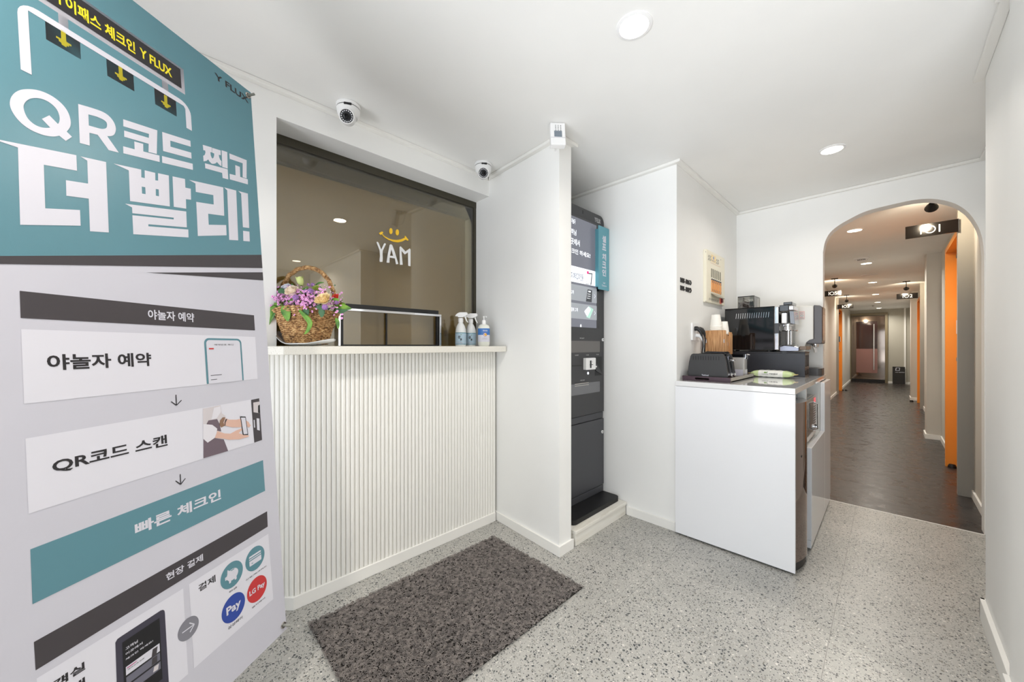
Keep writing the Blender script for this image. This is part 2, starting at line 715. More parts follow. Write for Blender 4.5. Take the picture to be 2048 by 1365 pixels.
BH = 0.057
m = MB().prism([(-1.92, 1.657), (-1.263, 1.604), (-1.263, 1.712), (-1.251, 1.722), (-1.251, 1.591), (-1.92, 1.645)], 0, BH)
struct(m.build('baseboard_partition', M_TRIM, bev=0.002))
bb('baseboard_niche', -1.252, -0.925, 2.323, 2.335, 0, BH)
bb('baseboard_right', 0.270, 0.285, 1.985, 2.515, 0, 0.085)
bb('baseboard_right', 0.260, 0.274, 1.786, 1.985, 0, 0.085)
bb('baseboard_right', 0.270, 0.62, 2.50, 2.515, 0, 0.085)
bb('baseboard_right', 0.260, 2.2, 1.786, 1.80, 0, 0.085)
bb('baseboard_reception', -1.91, -1.898, -1.3, 0.33, 0, BH)
CH = 0.018
CZ = CEIL - CH


def cor(name, pts, off=0.03):
    """thin ceiling trim along a wall line given by its two wall-side and two room-side corners"""
    struct(MB().prism(pts, CZ, CEIL - 0.0005).build(name, M_TRIM, bev=0.003))


cor('trim_2', [(XR, -1.3), (XR + 0.03, -1.3), (XR + 0.03, 1.62), (XR, 1.65)])
cor('trim_3', [(-1.91, 1.655), (-1.87, 1.622), (-1.233, 1.572), (-1.233, 1.74), (-1.263, 1.712), (-1.263, 1.604)])
cor('trim_4', [(-1.93, 2.335), (-1.93, 2.305), (-0.89, 2.305), (-0.89, AY0 - 0.03), (0.388, AY0 - 0.03), (0.388, 2.53), (0.255, 2.53),
               (0.255, 1.99), (0.245, 1.99), (0.245, 1.77), (2.2, 1.77), (2.2, 1.80), (0.274, 1.80), (0.274, 1.985), (0.285, 1.985), (0.285, 2.5), (0.418, 2.5), (0.418, AY0), (-0.92, AY0), (-0.92, 2.335)])

# ---------------------------------------------------------------- reception window
wz0, wz1 = 1.150, 2.166
win = struct(MB().box(GX - 0.004, GX + 0.002, yl - 0.02, GY1 + 0.0, 1.148, 2.168).build('window_1', M_TINT))
m = MB()
m.box(GX - 0.03, GX + 0.010, yl - 0.02, GY1, 2.128, 2.17)
m.box(GX - 0.02, GX + 0.008, 1.640, GY1 + 0.004, 1.148, 2.13)
m.build('window_frame', mat('bronze_frame', (58, 54, 42), 0.35), win, bev=0.002)
# vinyl lettering on the glass
M_VW = mat('vinyl_white', (236, 236, 236), 0.5)


def gl(x, y, s=12.41, ox=730, oy=440):
    q = on_x(ox + x / s, oy + y / s, GX + 0.0035)
    return (q.y, q.z)


m = MB(smat('x'))
WY = GX + 0.0035
m.flat([gl(a, b) for a, b in ((285, 560), (305, 543), (330, 560), (405, 735), (470, 590), (497, 580), (520, 600), (440, 770), (435, 860), (440, 960), (432, 1045),
                              (368, 1045), (360, 1000), (372, 900), (362, 760))], WY)
m.flat([[gl(a, b) for a, b in ((610, 620), (645, 605), (678, 630), (740, 800), (828, 1095), (770, 1105), (740, 960), (612, 938), (605, 1068), (533, 1060), (565, 850))],
        [gl(a, b) for a, b in ((655, 730), (695, 895), (620, 890))]], WY)
m.flat([gl(a, b) for a, b in ((855, 680), (883, 655), (1005, 785), (1108, 710), (1132, 740), (1130, 1155), (1070, 1140), (1065, 810), (985, 860), (905, 770),
                              (915, 900), (935, 1115), (865, 1115))], WY)
m.build('logo_lettering', M_VW, win)
m = MB(smat('x'))
m.flat([gl(345 + 0, 330), gl(425, 285), gl(460, 315), gl(428, 345), gl(490, 410), gl(580, 460), gl(690, 495), gl(800, 500), gl(900, 480), gl(990, 440), gl(980, 405),
        gl(1005, 400), gl(1082, 500), gl(1060, 520), gl(1010, 490), gl(930, 535), gl(820, 562), gl(700, 545), gl(570, 490), gl(470, 420), gl(415, 355), gl(388, 380)], WY)
m.flat([gl(643 + 42 * math.cos(t), 280 + 76 * math.sin(t)) for t in [i * math.pi / 10 for i in range(20)]], WY)
m.flat([gl(802 + 42 * math.cos(t), 312 + 76 * math.sin(t)) for t in [i * math.pi / 10 for i in range(20)]], WY)
m.build('smile_logo', M_YELLOW, win)
# low service hatch in the glass
h0, h1, hz = 0.713, 1.356, 1.354
hf = MB()
hf.box(GX - 0.004, GX + 0.030, h0, h1, hz - 0.014, hz)
hf.box(GX - 0.004, GX + 0.030, h1 - 0.014, h1, 1.150, hz - 0.014)
hf.box(GX - 0.004, GX + 0.030, h0, h0 + 0.014, 1.150, hz - 0.014)
hw = hf.build('hatch_frame', M_CHROME, win, bev=0.002)
m = MB()
m.box(GX + 0.003, GX + 0.026, h0 + 0.02, h1 - 0.02, hz - 0.001, hz + 0.024)
m.box(GX + 0.004, GX + 0.020, h1 - 0.03, h1 - 0.0145, 1.150, hz - 0.015)
m.box(GX + 0.004, GX + 0.020, h0 + 0.0145, h0 + 0.03, 1.150, hz - 0.015)
m.box(GX + 0.004, GX + 0.020, h0 + 0.03, h1 - 0.03, 1.150, 1.158)
m.box(GX + 0.004, GX + 0.016, 0.985, 0.993, 1.158, hz - 0.015)
m.build('hatch_seal', M_BLACK, win)
# blind behind the glass
bl = thing('roller_blind', 'beige roller blind drawn down behind the tinted reception glass', 'blind', (-2.13, 1.0, 1.15))
M_BLIND = mat('blind_cloth', (190, 172, 138), 0.8)
nt, N, L, p = nodes(M_BLIND)
wv = N.new('ShaderNodeTexWave')
wv.inputs['Scale'].default_value = 120
L.new(coords(nt, (0, 1, 0)), wv.inputs['Vector'])
L.new(ramp(nt, wv.outputs[0], [(0.2, rgb(206, 190, 158)), (0.8, rgb(216, 201, 170))]), p.inputs['Base Color'])
MB().box(-0.004, 0.0, -0.72, 0.622, -0.02, 0.965).build('blind_sheet', M_BLIND, bl)
MB().box(-0.02, 0.04, -0.72, 0.64, 0.905, 1.0).build('blind_cassette', mat('blind_cassette', (70, 66, 50), 0.4), bl, bev=0.008)
m = MB()
for k in range(70):
    for dy in (0, 0.022):
        m.sphere((0.02, 0.575 + dy + 0.0015 * math.sin(k * 0.7), 0.02 + k * 0.0125), 0.0026, 5, 4)
m.build('bead_chain', mat('bead', (226, 222, 208), 0.4), bl, smooth=True)

# ---------------------------------------------------------------- counter
cnt = thing('reception_counter', 'white reception counter front of narrow vertical half round slats', 'counter', (-1.86, 0.9, 0))
CX, CY = -1.86, 0.9
c0 = on_x(588, 1100, -1.821).y
M_SLAT = mat('slat_white', (238, 237, 232), 0.35)
m = MB()
nsl = 54
sw = (1.632 - c0) / nsl


def slat_line(p0, p1, nrm, n):
    out = []
    d = Vector((p1[0] - p0[0], p1[1] - p0[1])) / n
    nn = Vector(nrm)
    for k in range(n):
        for f in (0.0, .085, .09, .14, .22, .38, .54, .70, .86, .94, .995):
            # full round nose with a narrow deep groove at one side
            hgt = -0.006 if f < 0.088 else 0.006 * (max(0, 1 - abs((f - 0.5425) / 0.4575) ** 2.6)) ** .5 + 0.001
            q = Vector(p0) + d * (k + f) + nn * hgt
            out.append((q.x - CX, q.y - CY))
    return out


cl0 = Vector((-1.821, c0))
rdir = Vector((0.7009, 0.7132))
ch = cl0 - rdir * 0.125
line = slat_line((ch.x, ch.y), (cl0.x, cl0.y), (0.7132, -0.7009), 6) + slat_line((cl0.x, cl0.y), (-1.821, 1.632), (1, 0), nsl)
poly = [(XR - CX, ch.y - CY)] + line + [(-1.821 - CX, 1.634 - CY), (XR - CX, 1.634 - CY)]
m.prism(poly, BH, 1.113)
m.build('slat_cladding', M_SLAT, cnt, smooth=True, ang=50)
m = MB()
e = 0.012
m.prism([(XR - CX, ch.y - CY - 0.01), (ch.x - CX + 0.0, ch.y - CY - e), (cl0.x - CX + e, cl0.y - CY - 0.005), (-1.821 + e - CX, 1.628 - CY), (XR - CX, 1.63 - CY)], 0, BH)
m.build('skirting', M_TRIM, cnt, bev=0.002)
sl = MB()
s0 = on_x(567, 700, -1.712).y
sc = Vector((-1.712, s0)) - rdir * 0.2
sl.prism([(XR - 0.001, sc.y - 0.02), (sc.x, sc.y), (-1.712, s0), (-1.712, 1.630), (-2.055, 1.652), (-2.055, yl + 0.001), (XR - 0.001, yl + 0.001)], 1.1135, 1.149)
tag(sl.build('counter_top', M_STONE, bev=0.003), 'pale speckled stone ledge running on top of the reception counter', 'countertop')

# ---------------------------------------------------------------- entrance mat
q0, q1, q3 = on_z(987, 1075, 0), on_z(644, 1238, 0), on_z(1156, 1187, 0)
eu = (q1 - q0)
ev = (q3 - q0)
mt_w, mt_h = eu.length * 1.06, ev.length
rot = math.atan2(eu.y, eu.x)
matt = thing('door_mat', 'dark grey coiled vinyl loop mat on the speckled floor', 'mat', (q0.x, q0.y, 0.0), rot)
sgn = 1 if (eu.x * ev.y - eu.y * ev.x) > 0 else -1
MB().box(0.007, mt_w - 0.007, 0.007 * sgn, (mt_h - 0.007) * sgn, 0.0005, 0.006).build('backing', M_MATB, matt)
V, F = [], []
n3 = 3
for k in range(22000):
    x, y = RND.uniform(0.004, mt_w - 0.004), RND.uniform(0.004, mt_h - 0.004)
    a = RND.uniform(0, 6.283)
    da = RND.choice((-1, 1)) * RND.uniform(0.45, 1.0)
    z = 0.0085 + RND.uniform(-0.001, 0.0022)
    o = len(V)
    st = 0.0034
    nseg = 6
    for i in range(nseg):
        zz = z + 0.0025 * math.sin(i / (nseg - 1) * math.pi)
        x = min(max(x, 0), mt_w)
        y = min(max(y, 0), mt_h)
        ca, sa = math.cos(a), math.sin(a)
        for j in range(3):
            t = 2.094 * j + 1.571
            V.append((x - sa * 0.0013 * math.cos(t), (y + ca * 0.0013 * math.cos(t)) * sgn, zz + 0.0015 * math.sin(t)))
        x += ca * st
        y += sa * st
        a += da
    for i in range(nseg - 1):
        for j in range(3):
            j2 = (j + 1) % 3
            F.append((o + i * 3 + j, o + i * 3 + j2, o + i * 3 + 3 + j2, o + i * 3 + 3 + j))
me = bpy.data.meshes.new('loop_pile')
me.from_pydata(V, [], F)
me.materials.append(M_MAT)
lo = bpy.data.objects.new('loop_pile', me)
COL.objects.link(lo)
lo.parent = matt
lo['kind'] = 'stuff'

# ---------------------------------------------------------------- banner
D = Vector((-0.5854, 0.8107, 0)).normalized()
U = Vector((-0.0619, -0.0444, 0.997))
U = (U - D * U.dot(D)).normalized()
Nn = D.cross(U)
BW, BHt = 0.62, 1.80
BR = at(573, 1259, 1.226)
BL = BR - D * BW
MBN = Matrix((
    (D.x, U.x, Nn.x, 0), (D.y, U.y, Nn.y, 0), (D.z, U.z, Nn.z, 0), (0, 0, 0, 1)))
ban = thing('banner_stand', 'tall teal and white printed check-in banner on an X stand', 'banner', (BL.x, BL.y, 0.0))
SH = Vector((0, 0, BL.z))
MBN_L = Matrix.Translation(SH) @ MBN


def bp(px, py):
    d = Vector(ray(px, py))
    o = Vector((0, 0, EYE)) - BL
    t = -o.dot(Nn) / d.dot(Nn)
    q = o + d * t
    return (q.dot(D), q.dot(U))


M_BSHEET = mat('banner_film', (200, 200, 211), 0.32)
M_BTEAL = mat('banner_teal', (92, 137, 150), 0.27)
nt, N, L, p = nodes(M_BTEAL)
bump(nt, noise(nt, coords(nt), 900, 2), 0.25, 0.0004)
M_BDARK = mat('banner_charcoal', (66, 62, 66), 0.35)
M_BCARD = mat('banner_card', (219, 219, 229), 0.3)
M_BYEL = mat('banner_yellow', (240, 224, 40), 0.4)
M_BINK = mat('banner_ink', (40, 38, 42), 0.4)
M_BGREY = mat('banner_grey', (128, 128, 138), 0.4)
M_BLGREY = mat('banner_light_grey', (190, 188, 198), 0.4)
M_BBLUE = mat('banner_blue', (52, 76, 158), 0.35)
M_BRED = mat('banner_red', (196, 60, 62), 0.35)
M_BMAG = mat('banner_magenta', (176, 40, 110), 0.35)
M_SKIN = mat('banner_skin', (216, 178, 162), 0.4)
M_SHIRT = mat('banner_shirt', (206, 200, 204), 0.4)
M_APRON = mat('banner_apron', (108, 94, 104), 0.4)
MB(MBN_L).box(0, BW, 0, BHt, -0.0012, 0).build('banner_sheet', M_BSHEET, ban)

g = MB(MBN_L)
def edge(a_, b_):
    """ends of a slanted printed edge carried on to both sides of the sheet"""
    A_, B_ = bp(*a_), bp(*b_)
    k_ = (B_[1] - A_[1]) / (B_[0] - A_[0])
    return A_[1] - k_ * A_[0], A_[1] + k_ * (BW - A_[0])


t0, t1 = edge((2, 512.3), (517, 510))
b0_, b1_ = edge((2, 528.4), (519, 536.6))


def quad(mb, pts, w, mi):
    mb.flat([bp(*q) for q in pts], w, mi)


def rect(mb, pts, w, mi):
    """axis-aligned rectangle on the sheet from four photo corners"""
    P = [bp(*q) for q in pts]
    u0 = (P[0][0] + P[3][0]) / 2
    u1 = (P[1][0] + P[2][0]) / 2
    v1 = (P[0][1] + P[1][1]) / 2
    v0 = (P[2][1] + P[3][1]) / 2
    mb.flat([(u0, v0), (u1, v0), (u1, v1), (u0, v1)], w, mi)
    return u0, v0, u1, v1


def bt(mb, body, bl_, tr_, w, mi, bold=0.02):
    a, b = bp(*bl_), bp(*tr_)
    mb.text(body, a[0], a[1], b[0], b[1], w, mi, bold)


W1, W2, W3, W4 = 0.0004, 0.0008, 0.0012, 0.0016
MB(MBN_L).flat([(0, t0), (BW, t1), (BW, BHt), (0, BHt)], W1).build('printed_header_field', M_BTEAL, ban)
MB(MBN_L).flat([(0, b0_), (BW, b1_), (BW, t1), (0, t0)], W1).build('printed_divider', M_BDARK, ban)
MB(MBN_L).flat([bp(292, 545.5), (BW, bp(520.6, 560)[1]), (BW, bp(519, 543.5)[1])], W1).build('printed_divider', M_BDARK, ban)
for nm_, mt_, pts in (('printed_title_bar', M_BDARK, [(39, 582), (507.8, 631), (509.8, 661.4), (41, 636.5)]),
                      ('printed_title_bar', M_BTEAL, [(60.4, 1099.5), (525.8, 920.9), (530, 982.3), (64.7, 1209.3)]),
                      ('printed_title_bar', M_BDARK, [(67.5, 1285), (534, 1023.2), (535.3, 1054), (71, 1341.8)]),
                      ('printed_card', M_BCARD, [(41.9, 658.8), (510.4, 674.3), (515, 758.4), (47.8, 808.2)]),
                      ('printed_card', M_BCARD, [(50.4, 878), (518, 796.8), (523.9, 881), (56.8, 1028.1)]),
                      ('printed_card', M_BCARD, [(377.6, 1169.5), (536.4, 1068.3), (546.4, 1199), (388, 1337.6)]),
                      ('printed_card', M_BCARD, [(73, 1358), (366, 1177.7), (376, 1349), (92, 1590)])):
    g = MB(MBN_L)
    quad(g, pts, W1, 0)
    g.build(nm_, mt_, ban)

# gate drawing with hanging signs
g = MB(MBN_L)
ur = bp(370, 189.7)[0]
vlo, vhi = bp(370, 189.7)[1], bp(366, 138.5)[1]
ul = bp(49, 120)[0] + bp(377, 240)[0] - ur
g.flat([(ul, vlo), (ur, vlo), (ur, vhi), (ul, vhi)], W1, 3)
e = 0.009
g.flat([(ul + e, vlo + e * 1.2), (ur - e, vlo + e * 1.2), (ur - e, vhi - e * 0.7), (ul + e, vhi - e * 0.7)], W2, 1)
for x0, x1, y0, y1 in ((318, 368, 60, 115), (885, 915, 440, 485)):
    a, b = bp(x0 / 2.73, y1 / 2.73 - 4), bp(x1 / 2.73, y0 / 2.73)
    vbar = bp(366, 200)[1]
    g.flat([(a[0], vbar - 0.004), (b[0], vbar - 0.004), (b[0], vlo), (a[0], vlo)], W1, 3)
vbar0 = bp(366, 211.5)[1]
pw = bp(60, 100)[0] - bp(38.5, 100)[0]
vbar1 = vbar0 + pw * 0.9
u0, u1 = bp(38.5, 100)[0], bp(382, 240)[0]
vend = bp(49, 143)[1]
vend2 = bp(377, 258.5)[1]
g.flat([(u0, vend), (u0 + pw, vend), (u0 + pw, vbar0)] + [(u1 - pw - 0.004, vbar0), (u1 - pw, vbar0 - 0.006), (u1 - pw, vend2), (u1, vend2)] +
       [(u1 - 0.03 + 0.03 * math.cos(t), vbar1 - 0.03 + 0.03 * math.sin(t)) for t in [i * math.pi / 12 for i in range(7)]] +
       [(u0 + 0.03 - 0.03 * math.sin(t), vbar1 - 0.03 + 0.03 * math.cos(t)) for t in [i * math.pi / 12 for i in range(7)]], W2, 2)
g.build('printed_gate', [M_BTEAL, M_BINK, M_WPRINT, M_BLGREY, M_BYEL, M_BINK], ban)
for sg, ac, sc_ in (([(90, 32), (160, 75), (161, 119), (91, 78)], (127, 75), 1), ([(212.5, 110), (266.7, 143), (267.8, 183), (213.6, 151)], (240.7, 146.5), 1),
                    ([(308.4, 172), (351.6, 198), (353, 233.7), (309.5, 208)], (331.5, 203), 1)):
    g = MB(MBN_L)
    u_0, v_0, u_1, v_1 = rect(g, sg, W1, 1)
    cu, cv = (u_0 + u_1) / 2, (v_0 + v_1) / 2
    s = (v_1 - v_0) * 0.80
    cw_ = (u_1 - u_0) * 0.44 / 12
    # arrow drawn as a dot matrix
    rows = ['..##..', '..##..', '..##..', '..##..', '..##..', '######', '.####.', '..##..']
    cell = s / 9.5
    for r, row in enumerate(rows):
        for cc in range(12):
            if row[cc // 2] == '#':
                uu, vv = cu + (cc - 5.5) * cw_, cv + (3.2 - r) * cell
                for dv in (0.0, cell * 0.5):
                    g.flat([(uu - cw_ * 0.36, vv + dv - cell * 0.17), (uu + cw_ * 0.36, vv + dv - cell * 0.17), (uu + cw_ * 0.36, vv + dv + cell * 0.17),
                            (uu - cw_ * 0.36, vv + dv + cell * 0.17)], W2, 4)
    g.build('printed_lane_sign', [M_BTEAL, M_BINK, M_WPRINT, M_BLGREY, M_BYEL, M_BINK], ban)
g = MB(MBN_L)
vm, vh = (vlo + vhi) / 2, (vhi - vlo)
ux0, ux1 = bp(131, 20)[0], bp(343, 145)[0]
kw = (ux1 - ux0)
g.text('이패스 체크인', ux0, vm - vh * 0.21, ux0 + kw * 0.60, vm + vh * 0.21, W3, 4, 0.03)
g.text('Y FLUX', ux0 + kw * 0.645, vm - vh * 0.17, ux1, vm + vh * 0.17, W3, 4, 0.03)
g.text('하', ux0 - kw * 0.115, vm - vh * 0.21, ux0 - kw * 0.02, vm + vh * 0.21, W3, 4, 0.03)
g.build('printed_board_title', [M_BTEAL, M_BINK, M_WPRINT, M_BLGREY, M_BYEL, M_BINK], ban)
g = MB(MBN_L)
a, b = bp(429.3, 157.5), bp(496.5, 196)
g.text('Y FLUX', a[0], a[1], b[0], b[1], W2, 5, 0.03)
g.build('printed_wordmark', [M_BTEAL, M_BINK, M_WPRINT, M_BLGREY, M_BYEL, M_BINK], ban)

# big headline
g = MB(MBN_L)


def zl(pts, s, ox, oy):
    return [bp(ox + x / s, oy + y / s) for x, y in pts]


ZA = (4.404, 0, 170)
g.flat([zl(smooth_run([(520, 448), (470, 455), (400, 447), (330, 425), (260, 392), (200, 350), (145, 295), (105, 235), (87, 190), (84, 150), (95, 110), (125, 72), (170, 47),
                       (225, 38), (290, 40), (350, 52), (410, 75), (470, 108), (530, 155), (575, 205), (605, 260), (620, 320), (615, 370), (585, 412)]) +
           [(632, 458), (577, 494)], *ZA),
        zl(smooth_run([(440, 377), (400, 379), (350, 371), (300, 348), (250, 305), (220, 255), (205, 200), (212, 165), (235, 138), (270, 120), (320, 116), (370, 125),
                       (420, 147), (470, 185), (505, 230), (522, 285), (519, 325), (508, 345)]) + [(432, 268), (366, 300)], *ZA)], W2, 0)
g.flat([zl([(686, 168)] + smooth_run([(780, 195), (880, 228), (940, 260), (985, 305), (1010, 350), (1018, 395), (1005, 435), (980, 450), (942, 452)]) + [(1044, 597), (955, 575), (858, 440),
            (785, 422), (788, 535), (700, 512)], *ZA),
        zl([(776, 260)] + smooth_run([(850, 280), (905, 305), (935, 330), (940, 360), (930, 382), (895, 388), (850, 378)]) + [(780, 358)], *ZA)], W2, 0)
g.build('printed_headline', [M_WPRINT], ban)
g = MB(MBN_L)
g.flat(zl([(-105, 464), (670, 620), (676, 757), (383, 704), (396, 1088), (702, 1103), (708, 1241), (175, 1233), (155, 552)], *ZA), W2, 0)
g.flat(zl([(705, 630), (932, 680), (956, 1301), (790, 1290), (779, 1003), (582, 977), (578, 840), (773, 870), (766, 668)], *ZA), W2, 0)
ZB = (9.753, 230, 220)
for lp in ([(155, 183), (820, 400), (810, 862), (648, 822), (652, 663), (175, 525), (173, 403), (655, 548), (657, 470), (157, 320)],
           [(370, 615), (545, 665), (547, 812), (862, 892), (867, 1018), (158, 848), (153, 710), (378, 770)],
           [(915, 430), (1466, 605), (1473, 720), (1073, 600), (1078, 718), (1482, 835), (1490, 953), (933, 802)],
           [(912, 900), (1510, 1052), (1516, 1172), (917, 1032)]):
    g.flat(zl(lp, *ZB), W2, 0)
ZC = (12.41, 390, 270)
for lp in ([(187, 247), (410, 313), (413, 435), (375, 430), (385, 510), (410, 570), (432, 590), (455, 565), (470, 505), (470, 462), (420, 440), (420, 322), (632, 388),
            (634, 508), (585, 495), (595, 560), (620, 620), (652, 655), (652, 782), (600, 745), (540, 675), (500, 710), (440, 722), (400, 710), (345, 650), (322, 608),
            (280, 645), (207, 658), (198, 520), (235, 500), (255, 440), (247, 390), (200, 378)],
           [(655, 382), (795, 428), (806, 838), (672, 798)],
           [(240, 705), (806, 855), (822, 1108), (680, 1070), (668, 945), (250, 830)],
           [(847, 460), (1277, 630), (1275, 1085), (1178, 1050), (1178, 705), (855, 595)],
           [(993, 750), (1107, 795), (1117, 1045), (1305, 1105), (1308, 1232), (860, 1105), (853, 968), (1003, 1005)]):
    g.flat(zl(lp, *ZC), W2, 0)
ZD = (8.028, 220, 310)
g.flat([zl([(55, 140), (497, 237), (499, 362), (555, 375), (552, 248), (722, 290), (724, 410), (769, 415), (767, 295), (940, 332), (957, 830), (318, 743), (297, 250)], *ZD),
        zl([(505, 510), (562, 520), (568, 632), (510, 622)], *ZD), zl([(730, 548), (778, 556), (782, 666), (732, 656)], *ZD)], W2, 0)
g.flat(zl([(1000, 345), (1200, 388), (1206, 527), (1293, 545), (1298, 722), (1215, 712), (1220, 865), (1020, 835)], *ZD), W2, 0)
g.flat(zl([(238, 785), (1220, 910), (1230, 1166), (612, 1115), (612, 1148), (1253, 1200), (1257, 1327), (370, 1275), (355, 970), (1018, 1038), (1020, 1010), (355, 938),
           (350, 845)], *ZD), W2, 0)
ZE = (9.1, 370, 340)
for lp in ([(68, 182), (692, 320), (710, 838), (418, 800), (428, 1000), (745, 1005), (753, 1192), (230, 1205), (200, 583), (518, 632), (511, 460), (192, 402), (185, 248)],
           [(708, 320), (928, 377), (965, 1285), (800, 1275), (764, 375)],
           [(965, 385), (1140, 432), (1165, 1060), (1050, 1045), (1018, 435)],
           [(1053, 1110), (1168, 1125), (1176, 1305), (1058, 1295)]):
    g.flat(zl(lp, *ZE), W2, 0)
g.build('printed_headline', [M_WPRINT], ban)

# small lettering
def line(body, a_, b_, mi, bold):
    g_ = MB(MBN_L)
    bt(g_, body, a_, b_, W2, mi, bold)
    g_.build('printed_lettering', [M_WPRINT, M_BINK], ban)


line('야놀자 예약', (296, 639.2), (387.3, 627), 0, 0.02)
line('빠른 체크인', (270, 1073), (440.5, 979), 0, 0.03)
line('현장 결제', (332, 1164), (405, 1108), 0, 0.02)
line('야놀자 예약', (94.3, 742), (301.2, 706), 1, 0.025)
line('QR코드 스캔', (104.8, 950), (333.5, 869.5), 1, 0.025)
line('결제', (396.8, 1186), (430, 1150), 1, 0.02)
line('객실', (104, 1383), (169, 1323), 1, 0.03)
line('선택', (104, 1424), (169, 1354), 1, 0.03)
line('현금', (457.5, 1187.5), (473.5, 1172.5), 1, 0.01)
line('신용/체크카드', (491, 1163.5), (533, 1130.5), 1, 0.01)
line('삼성페이', (455.8, 1261), (484, 1232), 1, 0.01)
line('엘지페이', (503.4, 1219), (529.3, 1194.5), 1, 0.01)


def arrow(mb, base, tip, l, r, w, mi, th=0.0022):
    B_, T_, L_, R_ = (Vector(bp(*q)) for q in (base, tip, l, r))
    for a_, b_ in ((B_, T_), (L_, T_), (R_, T_)):
        d_ = (b_ - a_)
        if d_.length < 1e-6:
            continue
        n_ = Vector((-d_.y, d_.x)).normalized() * th * 0.5
        mb.flat([tuple(a_ - n_), tuple(b_ - n_), tuple(b_ + n_), tuple(a_ + n_)], w, mi)
        w += 0.0001


g = MB(MBN_L)
arrow(g, (351.5, 790), (352.5, 811.2), (342, 804), (362.4, 801), W2, 1)
g.build('printed_arrow', [M_WPRINT, M_BINK], ban)
g = MB(MBN_L)
arrow(g, (360, 949), (361, 969.5), (350.6, 962.4), (370.2, 957.4), W2, 1)
g.build('printed_arrow', [M_WPRINT, M_BINK], ban)

# icons
g = MB(MBN_L)


def disc(px, py, ry, w, mi, k=1.0):
    c_ = bp(px, py)
    r_ = abs(bp(px, py - ry)[1] - c_[1])
    g.flat(circ(c_[0], c_[1], r_ * k, 36), w, mi)
    return c_[0], c_[1], r_


cu, cv, cr = disc(463.6, 1150, 25.6, W2, 0)
g.flat(circ(cu + .03 * cr, cv, .52 * cr, 28, .44 * cr), W3, 4)
for du, dv, hw_, hh_ in ((-.22, -.42, .09, .14), (.28, -.42, .09, .14), (-.5, -.02, .12, .13)):
    g.flat(rrect(cu + (du - hw_) * cr, cv + (dv - hh_) * cr, cu + (du + hw_) * cr, cv + (dv + hh_) * cr, .04 * cr, 3), W3 + .0001, 4)
g.flat([(cu - .42 * cr, cv + .20 * cr), (cu - .15 * cr, cv + .38 * cr), (cu - .38 * cr, cv + .58 * cr)], W3 + .0001, 4)
g.flat([(cu - .1 * cr, cv + .33 * cr), (cu + .2 * cr, cv + .33 * cr), (cu + .2 * cr, cv + .4 * cr), (cu - .1 * cr, cv + .4 * cr)], W4, 0)
g.build('printed_piggy_icon', [M_BTEAL, M_BBLUE, M_BRED, M_BGREY, M_WPRINT, M_BINK], ban)
g = MB(MBN_L)
cu, cv, cr = disc(510, 1117.3, 23.4, W2, 0)
g.flat(rrect(cu - .62 * cr, cv - .42 * cr, cu + .62 * cr, cv + .42 * cr, .08 * cr, 3), W3, 4)
g.flat([(cu - .62 * cr, cv + .2 * cr), (cu + .62 * cr, cv + .2 * cr), (cu + .62 * cr, cv + .28 * cr), (cu - .62 * cr, cv + .28 * cr)], W4, 0)
g.flat([(cu - .62 * cr, cv + .02 * cr), (cu + .62 * cr, cv + .02 * cr), (cu + .62 * cr, cv + .09 * cr), (cu - .62 * cr, cv + .09 * cr)], W4, 0)
g.flat([(cu - .42 * cr, cv - .28 * cr), (cu - .25 * cr, cv - .28 * cr), (cu - .25 * cr, cv - .22 * cr), (cu - .42 * cr, cv - .22 * cr)], W4, 0)
g.build('printed_card_icon', [M_BTEAL, M_BBLUE, M_BRED, M_BGREY, M_WPRINT, M_BINK], ban)
g = MB(MBN_L)
cu, cv, cr = disc(467, 1215.7, 27, W2, 1)
g.text('Pay', cu - .62 * cr, cv - .42 * cr, cu + .62 * cr, cv + .36 * cr, W3, 4, 0.03)
g.build('printed_pay_icon', [M_BTEAL, M_BBLUE, M_BRED, M_BGREY, M_WPRINT, M_BINK], ban)
g = MB(MBN_L)
cu, cv, cr = disc(514, 1178.4, 24.5, W2, 2)
g.text('LG Pay', cu - .78 * cr, cv - .28 * cr, cu + .78 * cr, cv + .24 * cr, W3, 4, 0.03)
g.build('printed_pay_icon', [M_BTEAL, M_BBLUE, M_BRED, M_BGREY, M_WPRINT, M_BINK], ban)
g = MB(MBN_L)
cu, cv, cr = disc(376.5, 1257.6, 21.5, W2, 3)
for a_, b_ in (((-.6, 0), (.55, 0)), ((.1, .45), (.55, 0)), ((.1, -.45), (.55, 0))):
    A_, B_ = Vector((cu + a_[0] * cr, cv + a_[1] * cr)), Vector((cu + b_[0] * cr, cv + b_[1] * cr))
    n_ = Vector((-(B_ - A_).y, (B_ - A_).x)).normalized() * 0.05 * cr
    g.flat([tuple(A_ - n_), tuple(B_ - n_), tuple(B_ + n_), tuple(A_ + n_)], W3, 4)
g.build('printed_arrow_badge', [M_BTEAL, M_BBLUE, M_BRED, M_BGREY, M_WPRINT, M_BINK], ban)
g = MB(MBN_L)
